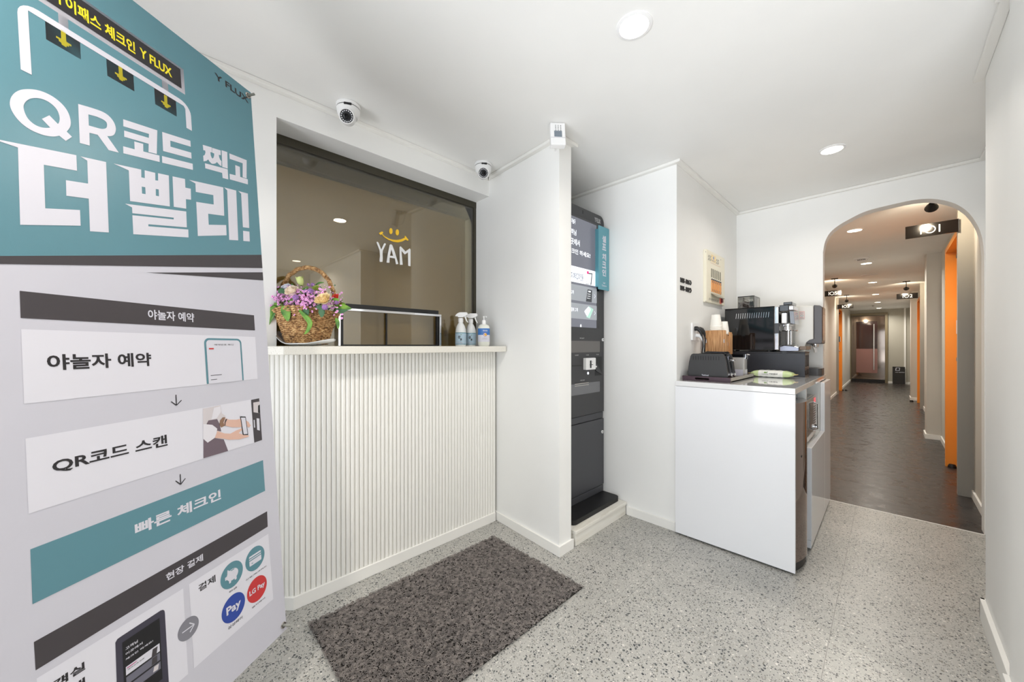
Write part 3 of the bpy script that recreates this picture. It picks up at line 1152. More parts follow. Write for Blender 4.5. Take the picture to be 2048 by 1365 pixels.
# phone with an empty screen
P0, P1 = bp(411, 768), bp(484, 678)
u0, u1, vt_ = bp(410, 720)[0], bp(484.5, 720)[0], bp(430, 677)[1]
vbm = bp(415, 768.5)[1]
vbr = bp(486, 761)[1]
r_ = 0.014
top = rrect(u0, vbm, u1, vt_, (0, 0, r_, r_), 5)
g.flat(top, W2, 0)
g.flat(rrect(u0 + 0.0055, vbm, u1 - 0.0055, vt_ - 0.0055, (0, 0, r_ * .7, r_ * .7), 5), W3, 4)
g.text('예약번호 확인', u0 + 0.028, vt_ - 0.021, u1 - 0.028, vt_ - 0.016, W4, 5, 0.0)
g.flat([(u0 + .012, vt_ - .032), (u0 + .026, vt_ - .032), (u0 + .026, vt_ - .028), (u0 + .012, vt_ - .028)], W4, 2)
g.flat([(u0 + .012, vbm + .022), (u0 + .045, vbm + .022), (u0 + .045, vbm + .0235), (u0 + .012, vbm + .0235)], W4, 5)
g.flat([(u0 + .012, vbm + .010), (u0 + .030, vbm + .010), (u0 + .030, vbm + .0115), (u0 + .012, vbm + .0115)], W4, 5)
g.build('printed_phone', [M_BTEAL, M_BBLUE, M_BRED, M_BGREY, M_WPRINT, M_BINK], ban)

# printed photographs
g = MB(MBN_L)
ZF = (9.1, 380, 780)
for lp, w, mi in (([(230, 345), (550, 282), (575, 430), (650, 485), (560, 520), (530, 600), (330, 560), (300, 620), (235, 640)], W2, 0),
                  ([(330, 560), (490, 535), (530, 620), (565, 760), (490, 745), (440, 880), (610, 905), (690, 1115), (240, 1250), (240, 800), (300, 620)], W2 + .0001, 1),
                  ([(235, 625), (400, 640), (490, 710), (475, 800), (440, 880), (315, 965), (230, 890)], W3, 2),
                  ([(430, 330), (545, 300), (560, 400), (480, 520), (380, 545)], W3, 2),
                  ([(540, 560), (590, 505), (640, 500), (600, 600), (640, 650), (560, 690), (530, 640)], W3, 3),
                  ([(640, 520), (700, 545), (840, 545), (905, 530), (1010, 560), (1065, 590), (1072, 612), (1100, 650), (1070, 690), (1010, 660), (900, 685), (760, 685), (625, 655),
                    (605, 610)], W3 + .0001, 4),
                  ([(490, 750), (620, 795), (730, 800), (830, 745), (950, 695), (960, 715), (880, 790), (960, 820), (1070, 835), (1060, 855), (890, 905), (700, 912), (600, 890),
                    (445, 880)], W3 + .0001, 4),
                  ([(640, 540), (672, 530), (640, 600), (636, 655), (620, 650), (622, 600)], W4, 5),
                  ([(905, 485), (1005, 490), (1052, 825), (955, 825)], W4, 6), ([(918, 508), (996, 508), (1038, 805), (967, 812)], W4 + .0003, 7),
                  ([(1108, 185), (1255, 155), (1308, 915), (1165, 965)], W2, 8), ([(1145, 235), (1258, 215), (1270, 430), (1150, 410)], W3, 0),
                  ([(1205, 520), (1255, 525), (1265, 745), (1215, 730)], W3, 7), ([(1152, 550), (1170, 550), (1180, 690), (1160, 690)], W3, 7),
                  ([(1232, 290), (1262, 270), (1270, 430), (1232, 420)], W4, 6)):
    g.flat(zl(lp, *ZF), w, mi)
PICM = [M_SHIRT, M_APRON, mat('banner_cuff', (222, 220, 228), 0.4), mat('banner_brown', (140, 108, 86), 0.4), M_SKIN, M_BDARK, mat('banner_black', (28, 28, 32), 0.3),
                             M_WPRINT, M_BDARK, mat('banner_kiosk', (62, 60, 74), 0.4), mat('banner_slate', (108, 108, 122), 0.4), M_BMAG]
g.build('printed_photo', PICM, ban)
g = MB(MBN_L)
ZG = (6.0235, 60, 1180)
for lp, w, mi in (([(1025, 640), (1050, 595), (1100, 560), (1570, 252), (1600, 243), (1617, 255), (1622, 280), (1675, 1222), (1065, 1790)], W2, 9),
                  ([(1105, 640), (1555, 340), (1592, 1075), (1145, 1420)], W3, 6),
                  ([(1147, 935), (1553, 645), (1558, 740), (1150, 1037)], W4, 7), ([(1152, 1060), (1558, 755), (1562, 845), (1155, 1150)], W4, 10),
                  ([(1155, 1172), (1565, 862), (1570, 950), (1160, 1262)], W4, 10), ([(1160, 942), (1290, 848), (1268, 873), (1160, 953)], W4 + .0003, 11),
                  ([(1470, 720), (1530, 680), (1515, 790), (1455, 830)], W4 + .0003, 8), ([(1465, 830), (1525, 790), (1525, 870), (1458, 915)], W4 + .0003, 8),
                  ([(1488, 930), (1545, 890), (1535, 960), (1475, 1000)], W4 + .0003, 0)):
    g.flat(zl(lp, *ZG), w, mi)
for body, a_, b_ in (('고객님', (1145, 735), (1290, 602)), ('이곳에서', (1145, 795), (1348, 627)), ('체크인 하세요!', (1145, 857), (1475, 604))):
    A_ = (60 + a_[0] / 6.0235, 1180 + a_[1] / 6.0235)
    B_ = (60 + b_[0] / 6.0235, 1180 + b_[1] / 6.0235)
    bt(g, body, A_, B_, W4, 7, 0.02)
bt(g, '예약고객 전용', (60 + 1170 / 6.0235, 1180 + 975 / 6.0235), (60 + 1370 / 6.0235, 1180 + 815 / 6.0235), W4 + .0003, 6, 0.01)
g.build('printed_kiosk_picture', PICM, ban)
# grommets, hooks, rear X frame
for cx_, cy_, tp_ in ((BW - 0.012, BHt - 0.018, 1), (BW - 0.012, 0.022, 0), (0.012, BHt - 0.018, 1), (0.012, 0.022, 0)):
    g = MB(MBN_L)
    ring = [(cx_ + 0.0075 * math.cos(t), cy_ + 0.0075 * math.sin(t), 0.001) for t in [i * math.pi / 10 for i in range(20)]]
    g.tube(ring, 0.0025, 6, closed=True)
    g.build('grommet', M_STEEL, ban, smooth=True)
    g = MB(MBN_L)
    g.tube([(cx_, cy_, -0.02), (cx_, cy_, 0.006), (cx_ + 0.004, cy_ + (0.003 if tp_ else -0.004), 0.016), (cx_ + 0.007, cy_ + (0.006 if tp_ else -0.006), 0.019)], 0.0038, 8)
    g.build('corner_hook', mat('hook_grey', (140, 142, 136), 0.4), ban, smooth=True)
hub = (BW / 2, 0.95, -0.13)
for cx_, cy_ in ((BW - 0.012, BHt - 0.018), (0.012, BHt - 0.018), (BW - 0.012, 0.022), (0.012, 0.022)):
    g = MB(MBN_L)
    mid = ((hub[0] + cx_) / 2, (hub[1] + cy_) / 2, -0.095)
    g.tube([hub, mid, (cx_, cy_, -0.012)], 0.004, 8)
    g.build('cross_arm', M_BLACK, ban, smooth=True)
MB(MBN_L).box(hub[0] - 0.03, hub[0] + 0.03, hub[1] - 0.05, hub[1] + 0.05, -0.15, -0.115).build('hub', M_BLACK, ban, bev=0.006)
hw_ = MBN_L @ Vector(hub)
for sx_ in (-0.16, 0.16):
    g = MB()
    foot = MBN_L @ Vector((BW / 2 + sx_, 0.1, 0)) + Vector((Nn.x, Nn.y, 0)) * -0.05
    g.tube([hw_, Vector((foot.x, foot.y, 0.008))], 0.006, 8)
    g.build('leg', M_BLACK, ban, smooth=True)
g = MB()
foot = MBN_L @ Vector((BW / 2, 0, 0)) - Vector((Nn.x, Nn.y, 0)) * 0.42
g.tube([hw_, Vector((foot.x, foot.y, 0.008))], 0.006, 8)
g.build('leg', M_BLACK, ban, smooth=True)

# ---------------------------------------------------------------- kiosk niche
pl = MB().box(-1.92, -1.256, 1.745, 2.322, 0, 0.087)
pl.box(-1.92, -1.250, 1.742, 2.326, 0.070, 0.088)
tag(pl.build('plinth', M_PINE, bev=0.002), 'whitewashed board plinth under the dark check-in kiosk', 'plinth')

KX, KY, KZ = -1.425, 2.050, 0.0885
KW = 0.270
ki = thing('check_in_kiosk', 'tall dark grey self check-in kiosk standing in the niche', 'kiosk', (KX, KY, KZ))
M_KIOSK = mat('kiosk_grey', (66, 67, 71), 0.42)
M_KFRONT = mat('kiosk_front', (58, 58, 60), 0.4)
M_KSEAM = mat('kiosk_seam', (20, 20, 22), 0.5)
M_KPANEL = mat('kiosk_panel', (112, 113, 116), 0.25)


def kp(px, py):
    q = on_x(px, py, KX)
    return (q.y - KY, q.z - KZ)


ztop = 2.068 - KZ
zs = kp(1210, 836)[1]          # seam between head and cabinet
zs2 = kp(1210, 822)[1]
m = MB(smat('x'))
m.prism(rrect(-KW, zs2, KW, ztop, (0, 0, 0.05, 0.05), 8), -0.09, 0.0)
m.build('head', M_KFRONT, ki, bev=0.004)
m = MB(smat('x'))
m.box(-KW + 0.01, KW - 0.01, 0.03, ztop - 0.1, -0.40, -0.09)
m.box(-KW + 0.004, KW - 0.004, zs + 0.003, zs2 - 0.003, -0.09, -0.004)
m.box(-KW + 0.003, KW - 0.003, 0.03, 0.075, -0.12, -0.002)
m.build('cabinet_body', M_KIOSK, ki, bev=0.003)
m = MB(smat('x'))
m.box(-KW, KW, 0.079, zs, -0.1, 0.0)
dr = m.build('lower_door', M_KIOSK, ki, bev=0.003)
lk = kp(1204, 864)
m = MB(smat('x')).prism(circ(lk[0], lk[1], 0.011, 20), 0.0, 0.006)
m.prism(circ(lk[0], lk[1], 0.004, 8), 0.006, 0.008, 1)
m.build('lock', [M_WHITE, M_KSEAM], dr, bev=0.001)
lk = kp(1205, 680)
m = MB(smat('x')).prism(circ(lk[0], lk[1], 0.011, 20), 0.0, 0.006)
m.prism(circ(lk[0], lk[1], 0.004, 8), 0.006, 0.008, 1)
m.build('lock', [M_WHITE, M_KSEAM], ki, bev=0.001)
m = MB()
m.prism(rrect(-0.40, -0.268, 0.13, 0.262, (0.005, 0.03, 0.03, 0.005), 5), 0.001, 0.030)
m.build('base_plate', M_KSEAM, ki, bev=0.006)
# screen
sb, st_ = kp(1200, 659)[1], kp(1197, 450)[1]
sr = kp(1197.5, 600)[0]
M_SCR = mat('screen_grey', (92, 94, 102), 0.2, emit=(104, 106, 116), es=0.55)
M_SWH = mat('screen_white', (235, 238, 244), 0.2, emit=(235, 238, 244), es=0.6)
M_SSL = mat('screen_slate', (140, 144, 150), 0.2, emit=(140, 144, 150), es=0.5)
M_SPH = mat('screen_dark', (60, 62, 66), 0.2, emit=(60, 62, 66), es=0.3)
M_SMG = mat('screen_magenta', (220, 30, 110), 0.2, emit=(220, 30, 110), es=0.6)
M_SMT = mat('screen_mint', (160, 200, 186), 0.2, emit=(160, 200, 186), es=0.5)
m = MB(smat('x'))
m.prism([rrect(-sr, sb, sr, st_, 0.004, 2)], 0.0005, 0.0015)
m.build('screen_bezel', M_BLACKG, ki)
m = MB(smat('x'))
ir = kp(1192.5, 600)[0]
S1, S2, S3 = 0.0019, 0.0023, 0.0027
m.flat(rrect(-ir, sb + 0.006, ir, st_ - 0.012, 0.002, 2), S1, 0)


def kr(x0, y0, x1, y1, w, mi, rr=0.006, left=None):
    """screen rectangle from photo pixels (right end seen, left end mirrored unless given)"""
    a, b = kp(x1, y0), kp(x1, y1)
    u1_, v1_ = kp(x1, y0)
    v0_ = kp(x1, y1)[1]
    u0_ = left if left is not None else kp(x0, y0)[0]
    m.flat(rrect(u0_, v0_, u1_, v1_, rr, 3), w, mi)
    return u0_, v0_, u1_, v1_


z1 = 5.69


def K3(x, y):
    return (1130 + x / z1, 400 + y / z1)


p_ = K3(358, 820)
q_ = K3(358, 988)
kr(0, p_[1], p_[0], q_[1], S2, 1, left=-ir + 0.012)
p_, q_ = K3(358, 1012), K3(358, 1180)
kr(0, p_[1], p_[0], q_[1], S2, 2, left=-ir + 0.012)
p_, q_ = K3(358, 1208), K3(358, 1372)
kr(0, p_[1], p_[0], q_[1], S2, 2, left=-ir + 0.012)


def kt(body, x0, y0, x1, y1, w, mi, bold=0.02, left=None):
    a, b = kp(*K3(x0, y0)), kp(*K3(x1, y1))
    m.text(body, a[0] if left is None else left, a[1], b[0], b[1], w, mi, bold)


L0 = -ir + 0.014
gx = kp(*K3(72, 400))[0]
for body, xr_, yb, yt_, k in (('고객님', 125, 410, 345, 3), ('이곳에서', 165, 535, 462, 4), ('체크인 하세요!', 285, 668, 612, 7)):
    v0_, v1_ = kp(*K3(xr_, yb))[1], kp(*K3(xr_, yt_))[1]
    m.text(body, L0, v0_, kp(*K3(xr_, yt_))[0], v1_, S2, 1, 0.02)
kt('야놀자 예약고객 전용', 0, 885, 205, 850, S3, 4, 0.01, left=L0)
kt('일반 고객', 0, 1060, 95, 1030, S3, 1, 0.01, left=L0)
kt('현장결제 고객', 0, 1262, 142, 1232, S3, 1, 0.01, left=L0)
kt('야놀자', 0, 238, 115, 222, S3, 1, 0.02, left=kp(*K3(70, 220))[0])
for lp, mi in (([(262, 832), (308, 838), (296, 968), (236, 960)], 3), ([(258, 845), (298, 848), (286, 962), (240, 955)], 1), ([(245, 812), (268, 815), (266, 845), (246, 842)], 5),
               ([(255, 1018), (305, 1030), (300, 1168), (234, 1158)], 3), ([(262, 1034), (290, 1040), (287, 1056), (260, 1050)], 1),
               ([(215, 1270), (262, 1215), (290, 1250), (250, 1330), (235, 1310)], 1), ([(268, 1212), (320, 1248), (278, 1352), (240, 1335)], 6)):
    w = S3 if mi in (3, 5, 6) else S3 + .0004
    m.flat([kp(*K3(*q)) for q in lp], w, mi)
for r in range(3):
    for c_ in range(3):
        a = kp(*K3(256 + c_ * 13 - r * 2, 1072 + r * 24 + c_ * 2))
        m.flat(circ(a[0], a[1], 0.0035, 8), S3 + .0004, 1)
for yy in (1098, 1290):
    for s_ in (-1, 1):
        a, b = kp(*K3(328, yy + s_ * 22)), kp(*K3(340, yy))
        m.flat([(a[0], a[1]), (a[0] + .003, a[1]), (b[0] + .003, b[1]), (b[0], b[1])], S3, 1)
a = kp(1161, 652)
m.flat([(a[0] - .008, a[1] - .008), (a[0] + .008, a[1] - .008), (a[0] + .008, a[1] + .004), (a[0], a[1] + .012), (a[0] - .008, a[1] + .004)], S3, 1)
m.build('display', [M_SCR, M_SWH, M_SSL, M_SPH, mat('screen_ink', (60, 80, 110), 0.3), M_SMG, M_SMT], ki)
# logo and camera slot
m = MB(smat('x'))
a, b = kp(*K3(337, 245)), kp(*K3(403, 232))
m.text('Y FLUX', a[0], a[1] - 0.002, b[0], b[1] + 0.004, 0.0006, 0, 0.02)
for px, py, body, w_ in ((1164, 677, 'PRINT RECEIPT', .05), (1153.5, 711, 'CASH RECEIPT', .04), (1175, 710.5, 'IC CARD', .03), (1195, 709.5, 'RF CARD', .03), (1165, 761, 'PAPER CHANGE', .05)):
    a = kp(px, py)
    m.text(body, a[0] - w_ / 2, a[1] - .0035, a[0] + w_ / 2, a[1] + .0035, 0.0006, 0, 0.0)
m.build('printed_lettering', mat('kiosk_print', (205, 205, 205), 0.4), ki)
a = kp(*K3(203, 140))
MB(smat('x')).prism(rrect(a[0] - .004, a[1] - .012, a[0] + .004, a[1] + .012, .003, 3), 0.0003, 0.0012).build('camera_slot', M_KSEAM, ki)


def K2(x, y):
    return (1130 + x / 7.58, 640 + y / 7.58)


def krect(pts):
    P = [kp(*K2(*q)) for q in pts]
    return min(q[0] for q in P), min(q[1] for q in P), max(q[0] for q in P), max(q[1] for q in P)


a, b = kp(*K2(533, 325)), kp(*K2(533, 490))
m = MB(smat('x')).prism(rrect(-a[0], b[1], a[0], a[1], .006, 3), 0.0004, 0.0018)
m.build('receipt_panel', M_KSEAM, ki)
m = MB(smat('x')).prism(rrect(-a[0] + .002, b[1], a[0] - .006, a[1], .006, 3), 0.0018, 0.0026)
m.build('receipt_cover', mat('kiosk_panel_warm', (104, 101, 99), 0.3), ki)
a, b = kp(*K2(533, 930)), kp(*K2(533, 1088))
m = MB(smat('x')).prism(rrect(-a[0], b[1], a[0], a[1], .006, 3), 0.0004, 0.0018)
m.build('cash_panel', M_KSEAM, ki)
m = MB(smat('x')).prism(rrect(-a[0] + .002, b[1], a[0] - .006, a[1], .006, 3), 0.0018, 0.0026, 0)
c0_, c1_ = kp(*K2(140, 1010)), kp(*K2(355, 975))
for dz in (0, 0.013):
    m.prism([(c0_[0], c0_[1] + dz - .002), (c1_[0], c0_[1] + dz - .002), (c1_[0], c0_[1] + dz + .003), (c0_[0], c0_[1] + dz + .003)], 0.0026, 0.004, 1)
m.build('cash_cover', [M_KPANEL, M_STEEL], ki)
# card reader block, open payment bay, slot
u0_, v0_ = kp(*K2(277, 760))
u1_, v1_ = kp(*K2(425, 575))
m = MB(smat('x')).prism(rrect(u0_, v0_, u1_, v1_, .004, 3), 0.0, 0.022)
cr_ = m.build('card_reader', M_WHITE, ki, bev=0.002)
m = MB(smat('x'))
uc, vc = (u0_ + u1_) / 2, (v0_ + v1_) / 2
m.box(uc - .012, uc + .004, vc - .028, vc + .022, .0222, .0235)
m.box(uc - .018, uc + .022, vc - .008, vc - .004, .0236, .0242)
m.prism(circ(uc + .018, vc + .012, .002, 8), .0222, .0235)
m.build('card_slot', M_BLACK, cr_)
MB(smat('x')).box(u1_ - .002, u1_ + .022, v0_ + .012, v0_ + .022, 0.004, 0.018).build('card_guide', M_WHITE, cr_, bev=.002)
a = kp(*K2(345, 810))
MB(smat('x')).prism(circ(a[0], a[1], .009, 16), 0.0005, .004).build('reader_button', M_SWH, ki)
a, b = kp(*K2(556, 556)), kp(*K2(556, 838))
m = MB(smat('x'))
uu0, uu1 = u1_ + .0245, a[0]
m.prism(rrect(uu0, b[1], uu1, a[1], .003, 2), 0.0004, .0012, 0)
m.prism([(uu0 + .004, b[1] + .035), (uu1 - .006, b[1] + .004), (uu1 - .006, b[1] + .012), (uu0 + .016, a[1] - .05), (uu0 + .004, a[1] - .05)], .0014, .006, 1)
m.build('payment_bay', [M_BLACK, M_KFRONT], ki)
a, b = kp(*K2(108, 700)), kp(*K2(247, 715))
MB(smat('x')).box(a[0], b[0], a[1] - .003, a[1] + .003, .0004, .002).build('ticket_slot', M_BLACK, ki)
# teal side sign mounted on the head's right edge
sg = MB(smat('x'))
PSX = KX + .036
sx0, sx1 = on_x(1197.5, 500, PSX).y - KY, 0.280
sv1, sv0 = on_x(1198, 450.5, PSX).z - KZ, on_x(1198, 578.5, PSX).z - KZ
sg.prism(rrect(sx0, sv0, sx1, sv1, .003, 2), 0.030, 0.036)
sg.box(sx0 + .01, .255, sv0 + .02, sv1 - .02, .0005, .030)
so = sg.build('side_sign', M_TEAL, ki)
m = MB(smat('x'))
uc = (sx0 + sx1) / 2 + 0.002
hh = (sv1 - sv0)
for k, chs in enumerate(('셀', '프', '체', '크', '인')):
    yc = sv1 - hh * (0.19 + 0.125 * k + (0.035 if k > 1 else 0))
    m.text(chs, uc - .025, yc - hh * .054, uc + .025, yc + hh * .054, .0364, 0, 0.04)
m.build('sign_lettering', M_WPRINT, so)
m = MB(smat('x'))
m.text('Self', uc - .014, sv0 + hh * .098, uc + .014, sv0 + hh * .125, .0364, 0, 0.02)
m.text('Check-in', uc - .030, sv0 + hh * .055, uc + .030, sv0 + hh * .082, .0364, 0, 0.02)
m.build('sign_lettering', M_WPRINT, so)


# ---------------------------------------------------------------- cameras and sensor on the ceiling
def cctv(loc, rz, label):
    t = thing('security_camera', label, 'security camera', loc, rz, 'dome security cameras above the reception window')
    m = MB().lathe([(0.050, 0), (0.054, -0.004), (0.054, -0.016), (0.052, -0.018)], 32)
    m.build('mount_ring', M_WHITE, t, smooth=True)
    m = MB().lathe([(0.051, -0.018), (0.051, -0.021)], 32)
    m.build('seam', M_BLACK, t, smooth=True)
    m = MB().lathe([(0.0515, -0.021), (0.051, -0.030), (0.047, -0.050), (0.040, -0.060), (0.0, -0.062)], 32)
    m.build('housing', M_WHITE, t, smooth=True)
    m = MB().box(-0.012, 0.022, -0.0535, -0.046, -0.027, -0.016)
    m.build('slot', M_BLACK, t, bev=.003)
    # eyeball turned to the room and down
    R_ = Matrix.Translation((0, -0.014, -0.068)) @ Matrix.Rotation(math.radians(108), 4, 'X')
    m = MB(R_).lathe([(0.0, -0.036), (0.024, -0.027), (0.035, -0.006), (0.037, 0.008), (0.034, 0.028), (0.0325, 0.034), (0.029, 0.034), (0.029, 0.030)], 28, cap=False)
    e_ = m.build('eyeball', M_WHITE, t, smooth=True)
    m = MB(R_).lathe([(0.0, 0.031), (0.029, 0.031)], 28)
    m.build('lens_plate', M_DARK, e_)
    m = MB(R_)
    for k in range(16):
        a = k * math.pi / 8
        m.lathe([(0.0028, 0.031), (0.0024, 0.0335), (0.0, 0.034)], 8, (0.023 * math.cos(a), 0.023 * math.sin(a)))
    m.build('infrared_lamps', mat('led_clear', (235, 235, 240), 0.15), e_, smooth=True)
    m = MB(R_).lathe([(0.013, 0.031), (0.013, 0.038), (0.010, 0.0385), (0.009, 0.036), (0.0, 0.0355)], 20)
    m.build('lens', M_BLACKG, e_, smooth=True)
    return t


q = on_z(703, 207, CEIL)
cctv((-1.80, q.y - 0.005, CEIL), math.radians(60), 'dome camera on the ceiling above the middle of the reception window, nearer the banner')
q = on_z(972, 327, CEIL)
cctv((-1.785, 1.50, CEIL), math.radians(52), 'dome camera on the ceiling in the corner beside the partition')

q = at(1113, 247, 1.92)
sn = thing('motion_sensor', 'white box motion sensor hanging from the ceiling above the partition edge', 'sensor', (q.x, q.y, CEIL), math.radians(50))
R_ = Matrix.Translation((0, 0, -0.004)) @ Matrix.Rotation(math.radians(-10), 4, 'X')
m = MB(R_).box(-.0385, .0385, -.030, 0.004, -.130, -.004)
m.build('casing', M_WHITE, sn, bev=.004)
MB(R_).box(-.038, .038, -.0312, -.0300, -.0905, -.0892).build('casing_seam', M_BLGREY, sn)
m = MB(R_)
for r in range(5):
    for c_ in range(3):
        m.box(-.014 + c_ * .013, -.009 + c_ * .013, -.0310, -.0295, -.020 - r * .007, -.022 - r * .007)
m.build('speaker_slots', M_DARK, sn)
MB(R_).box(-.020, .020, -.0315, -.0295, -.086, -.052).build('sensor_window', mat('sensor_lens', (120, 130, 140), 0.3), sn, bev=.001)
MB().box(-.012, .012, -.010, .03, -.03, 0).build('bracket', M_WHITE, sn, bev=.002)
MB().tube([(0, .0, -.12), (.0, .04, -.11), (0, .06, -.05), (0, .06, 0)], .003, 8).build('cable', M_WHITE, sn, smooth=True)

# ---------------------------------------------------------------- bottles on the counter
M_BOT = mat('bottle_frosted', (226, 228, 228), 0.18, coat=0.4)
M_LAB = mat('label_blue_grey', (172, 196, 212), 0.35)
M_LABT = mat('label_teal', (66, 128, 142), 0.35)
TOPZ = 1.1492


def curved_text(mb, M, body, a0, a1, z0, z1, r, mi, bold=0.02):
    """lettering wrapped round a cylinder of radius r (angles in degrees, read left to right)"""
    vs, fs = text_mesh(body, bold, 2)
    xs = [q[0] for q in vs]
    ys = [q[1] for q in vs]
    V = []
    for x, y in vs:
        a = math.radians(a0 + (x - min(xs)) / (max(xs) - min(xs)) * (a1 - a0))
        V.append((r * math.cos(a), r * math.sin(a), z0 + (y - min(ys)) / (max(ys) - min(ys)) * (z1 - z0)))
    mb.add(V, fs, mi)


def spray(loc, rz, label):
    t = thing('spray_bottle', label, 'bottle', loc, rz, 'trigger spray bottles on the counter')
    R0 = 0.035
    m = MB().lathe([(0.0, 0.0), (R0 - .004, 0), (R0, .004), (R0, .088), (R0 - .002, .108), (R0 - .009, .130), (.018, .145), (.0145, .150), (.0145, .156)], 32)
    b = m.build('bottle_body', M_BOT, t, smooth=True)
    m = MB()
    n = 32
    for z0_, z1_, mi in ((.012, .084, 0), (.083, .087, 1), (.010, .014, 1)):
        m.lathe([(R0 + .0004 + .0002 * mi, z0_), (R0 + .0004 + .0002 * mi, z1_)], 32, mi=mi, cap=False)
    # inscription in brush characters, leaf and red lines, centred on -Y
    curved_text(m, None, '산', -104, -78, .048, .068, R0 + .0009, 2, .05)
    curved_text(m, None, '水', -82, -60, .034, .052, R0 + .0009, 2, .05)
    curved_text(m, None, '~', -76, -66, .070, .076, R0 + .0009, 4, .12)
    curved_text(m, None, 'multi cleaner', -100, -62, .026, .030, R0 + .0009, 1, 0)
    curved_text(m, None, 'for rooms 500 ml', -110, -60, .019, .023, R0 + .0009, 3, 0)
    m.build('bottle_label', [M_LAB, M_LABT, M_BINK, mat('label_red', (214, 120, 116), 0.4), M_LEAF], b, smooth=True)
    m = MB().lathe([(.0165, .154), (.0165, .178), (.014, .181)], 24)
    m.build('collar', M_WHITE, t, smooth=True)
    m = MB(smat('y'))
    head = [(-.036, .193), (-.030, .203), (-.018, .213), (-.004, .218), (.040, .218), (.044, .213), (.046, .203), (.040, .196), (.024, .192), (.020, .186), (-.016, .186), (-.018, .192)]
    m.prism(head, -.011, .011)
    m.build('spray_head', M_WHITE, t, bev=.004)
    m = MB(smat('y')).prism([(.024, .194), (.034, .194), (.036, .180), (.042, .165), (.049, .153), (.045, .152), (.036, .162), (.029, .178)], -.006, .006)
    m.build('trigger', M_WHITE, t, bev=.002)
    return t


face = math.radians(45.5)
spray((-1.935, 1.438, TOPZ), face + math.radians(-8), 'spray bottle on the counter, the left one, standing before the dark glass')
spray((-1.955, 1.535, TOPZ), face + math.radians(-4), 'spray bottle on the counter, the right one, between its twin and the pump bottle')
t = thing('pump_bottle', 'pump dispenser bottle with blue and white label at the counter end', 'bottle', (-1.835, 1.548, TOPZ), face)
m = MB().lathe([(0.0, 0), (.030, 0), (.0355, .006), (.038, .016), (.038, .118), (.034, .132), (.022, .140), (.014, .142)], 32, sy=.62)
b = m.build('bottle_body', mat('bottle_clear', (224, 226, 218), 0.15, coat=0.4), t, smooth=True)
m = MB()
for z0_, z1_, mi in ((.028, .072, 0), (.072, .114, 1)):
    m.lathe([(.0384, z0_), (.0384, z1_)], 48, mi=mi, cap=False, sy=.625)
m.build('bottle_label', [M_WPRINT, mat('label_blue', (66, 120, 190), 0.35)], b, smooth=True)
m = MB(smat('y'))
m.text('Mild-Hello', -.004, .097, .026, .104, .0248, 0, .04)
m.text('hand sanitizer', -.002, .091, .026, .094, .0248, 0, 0)
m.prism(circ(.010, .074, .0115, 24), .0238, .0252, 1)
m.prism(circ(.010, .074, .0095, 24), .0252, .0256, 0)
m.prism(circ(.012, .074, .0070, 24), .0256, .0259, 2)
m.prism([(.004, .075), (.010, .079), (.010, .070)], .0259, .0262, 3)
m.text('cleans without water', -.008, .050, .024, .0525, .0246, 3, 0)
m.text('hand gel', -.010, .043, .024, .0455, .0246, 3, 0)
m.build('label_marks', [M_WPRINT, mat('mark_red', (170, 40, 50), 0.4), M_YELLOW, M_BINK], b)
m = MB().lathe([(.013, .140), (.013, .162), (.010, .168), (.004, .170), (.004, .186), (.008, .187), (.008, .193), (0, .194)], 20)
m.build('pump', M_WHITE, t, smooth=True)
MB().tube([(0, 0, .190), (.010, -.012, .191), (.018, -.022, .187)], .0035, 8).build('spout', M_WHITE, t, smooth=True)

# ---------------------------------------------------------------- flower basket
BX, BY = -1.872, 0.520
pt = thing('leaf_shaped_dish', 'white curved boat-shaped dish under the flower basket', 'dish', (BX, BY, TOPZ), face)
m = MB()
nu, nv = 28, 12
V, F = [], []
for side in (0, 1):
    for i in range(nu + 1):
        s_ = -1 + 2 * i / nu
        x = s_ * .128 - .004
        z = .0015 + (max(0, -s_ - .30) ** 1.7) * .105 + (max(0, s_ - .25) ** 1.6) * .034
        w_ = .085 * math.sqrt(max(0.0, 1 - abs(s_) ** 2.6)) + .0005
        for j in range(nv + 1):
            q = -1 + 2 * j / nv
            V.append((x, q * w_, z + abs(q) ** 3 * .008 + (.004 if side else 0)))
o_ = (nu + 1) * (nv + 1)
for side in (0, 1):
    for i in range(nu):
        for j in range(nv):
            a = side * o_ + i * (nv + 1) + j
            F.append((a, a + 1, a + nv + 2, a + nv + 1))
for i in range(nu):
    for j in (0, nv):
        a = i * (nv + 1) + j
        F.append((a, a + nv + 1, a + nv + 1 + o_, a + o_))
for j in range(nv):
    for i in (0, nu):
        a = i * (nv + 1) + j
        F.append((a, a + 1, a + 1 + o_, a + o_))
m.add(V, F)
m.build('dish_body', M_PLATE, pt, smooth=True, ang=60)

bk = thing('flower_basket', 'woven seagrass basket with hoop handle full of pink, cream and purple flowers', 'flower basket', (BX, BY, TOPZ + .0062), face)
m = MB()
rows = 19
NS = 120


def brad(f):
    return .083 + .052 * (f ** 1.25), .078 + .040 * (f ** 1.25)


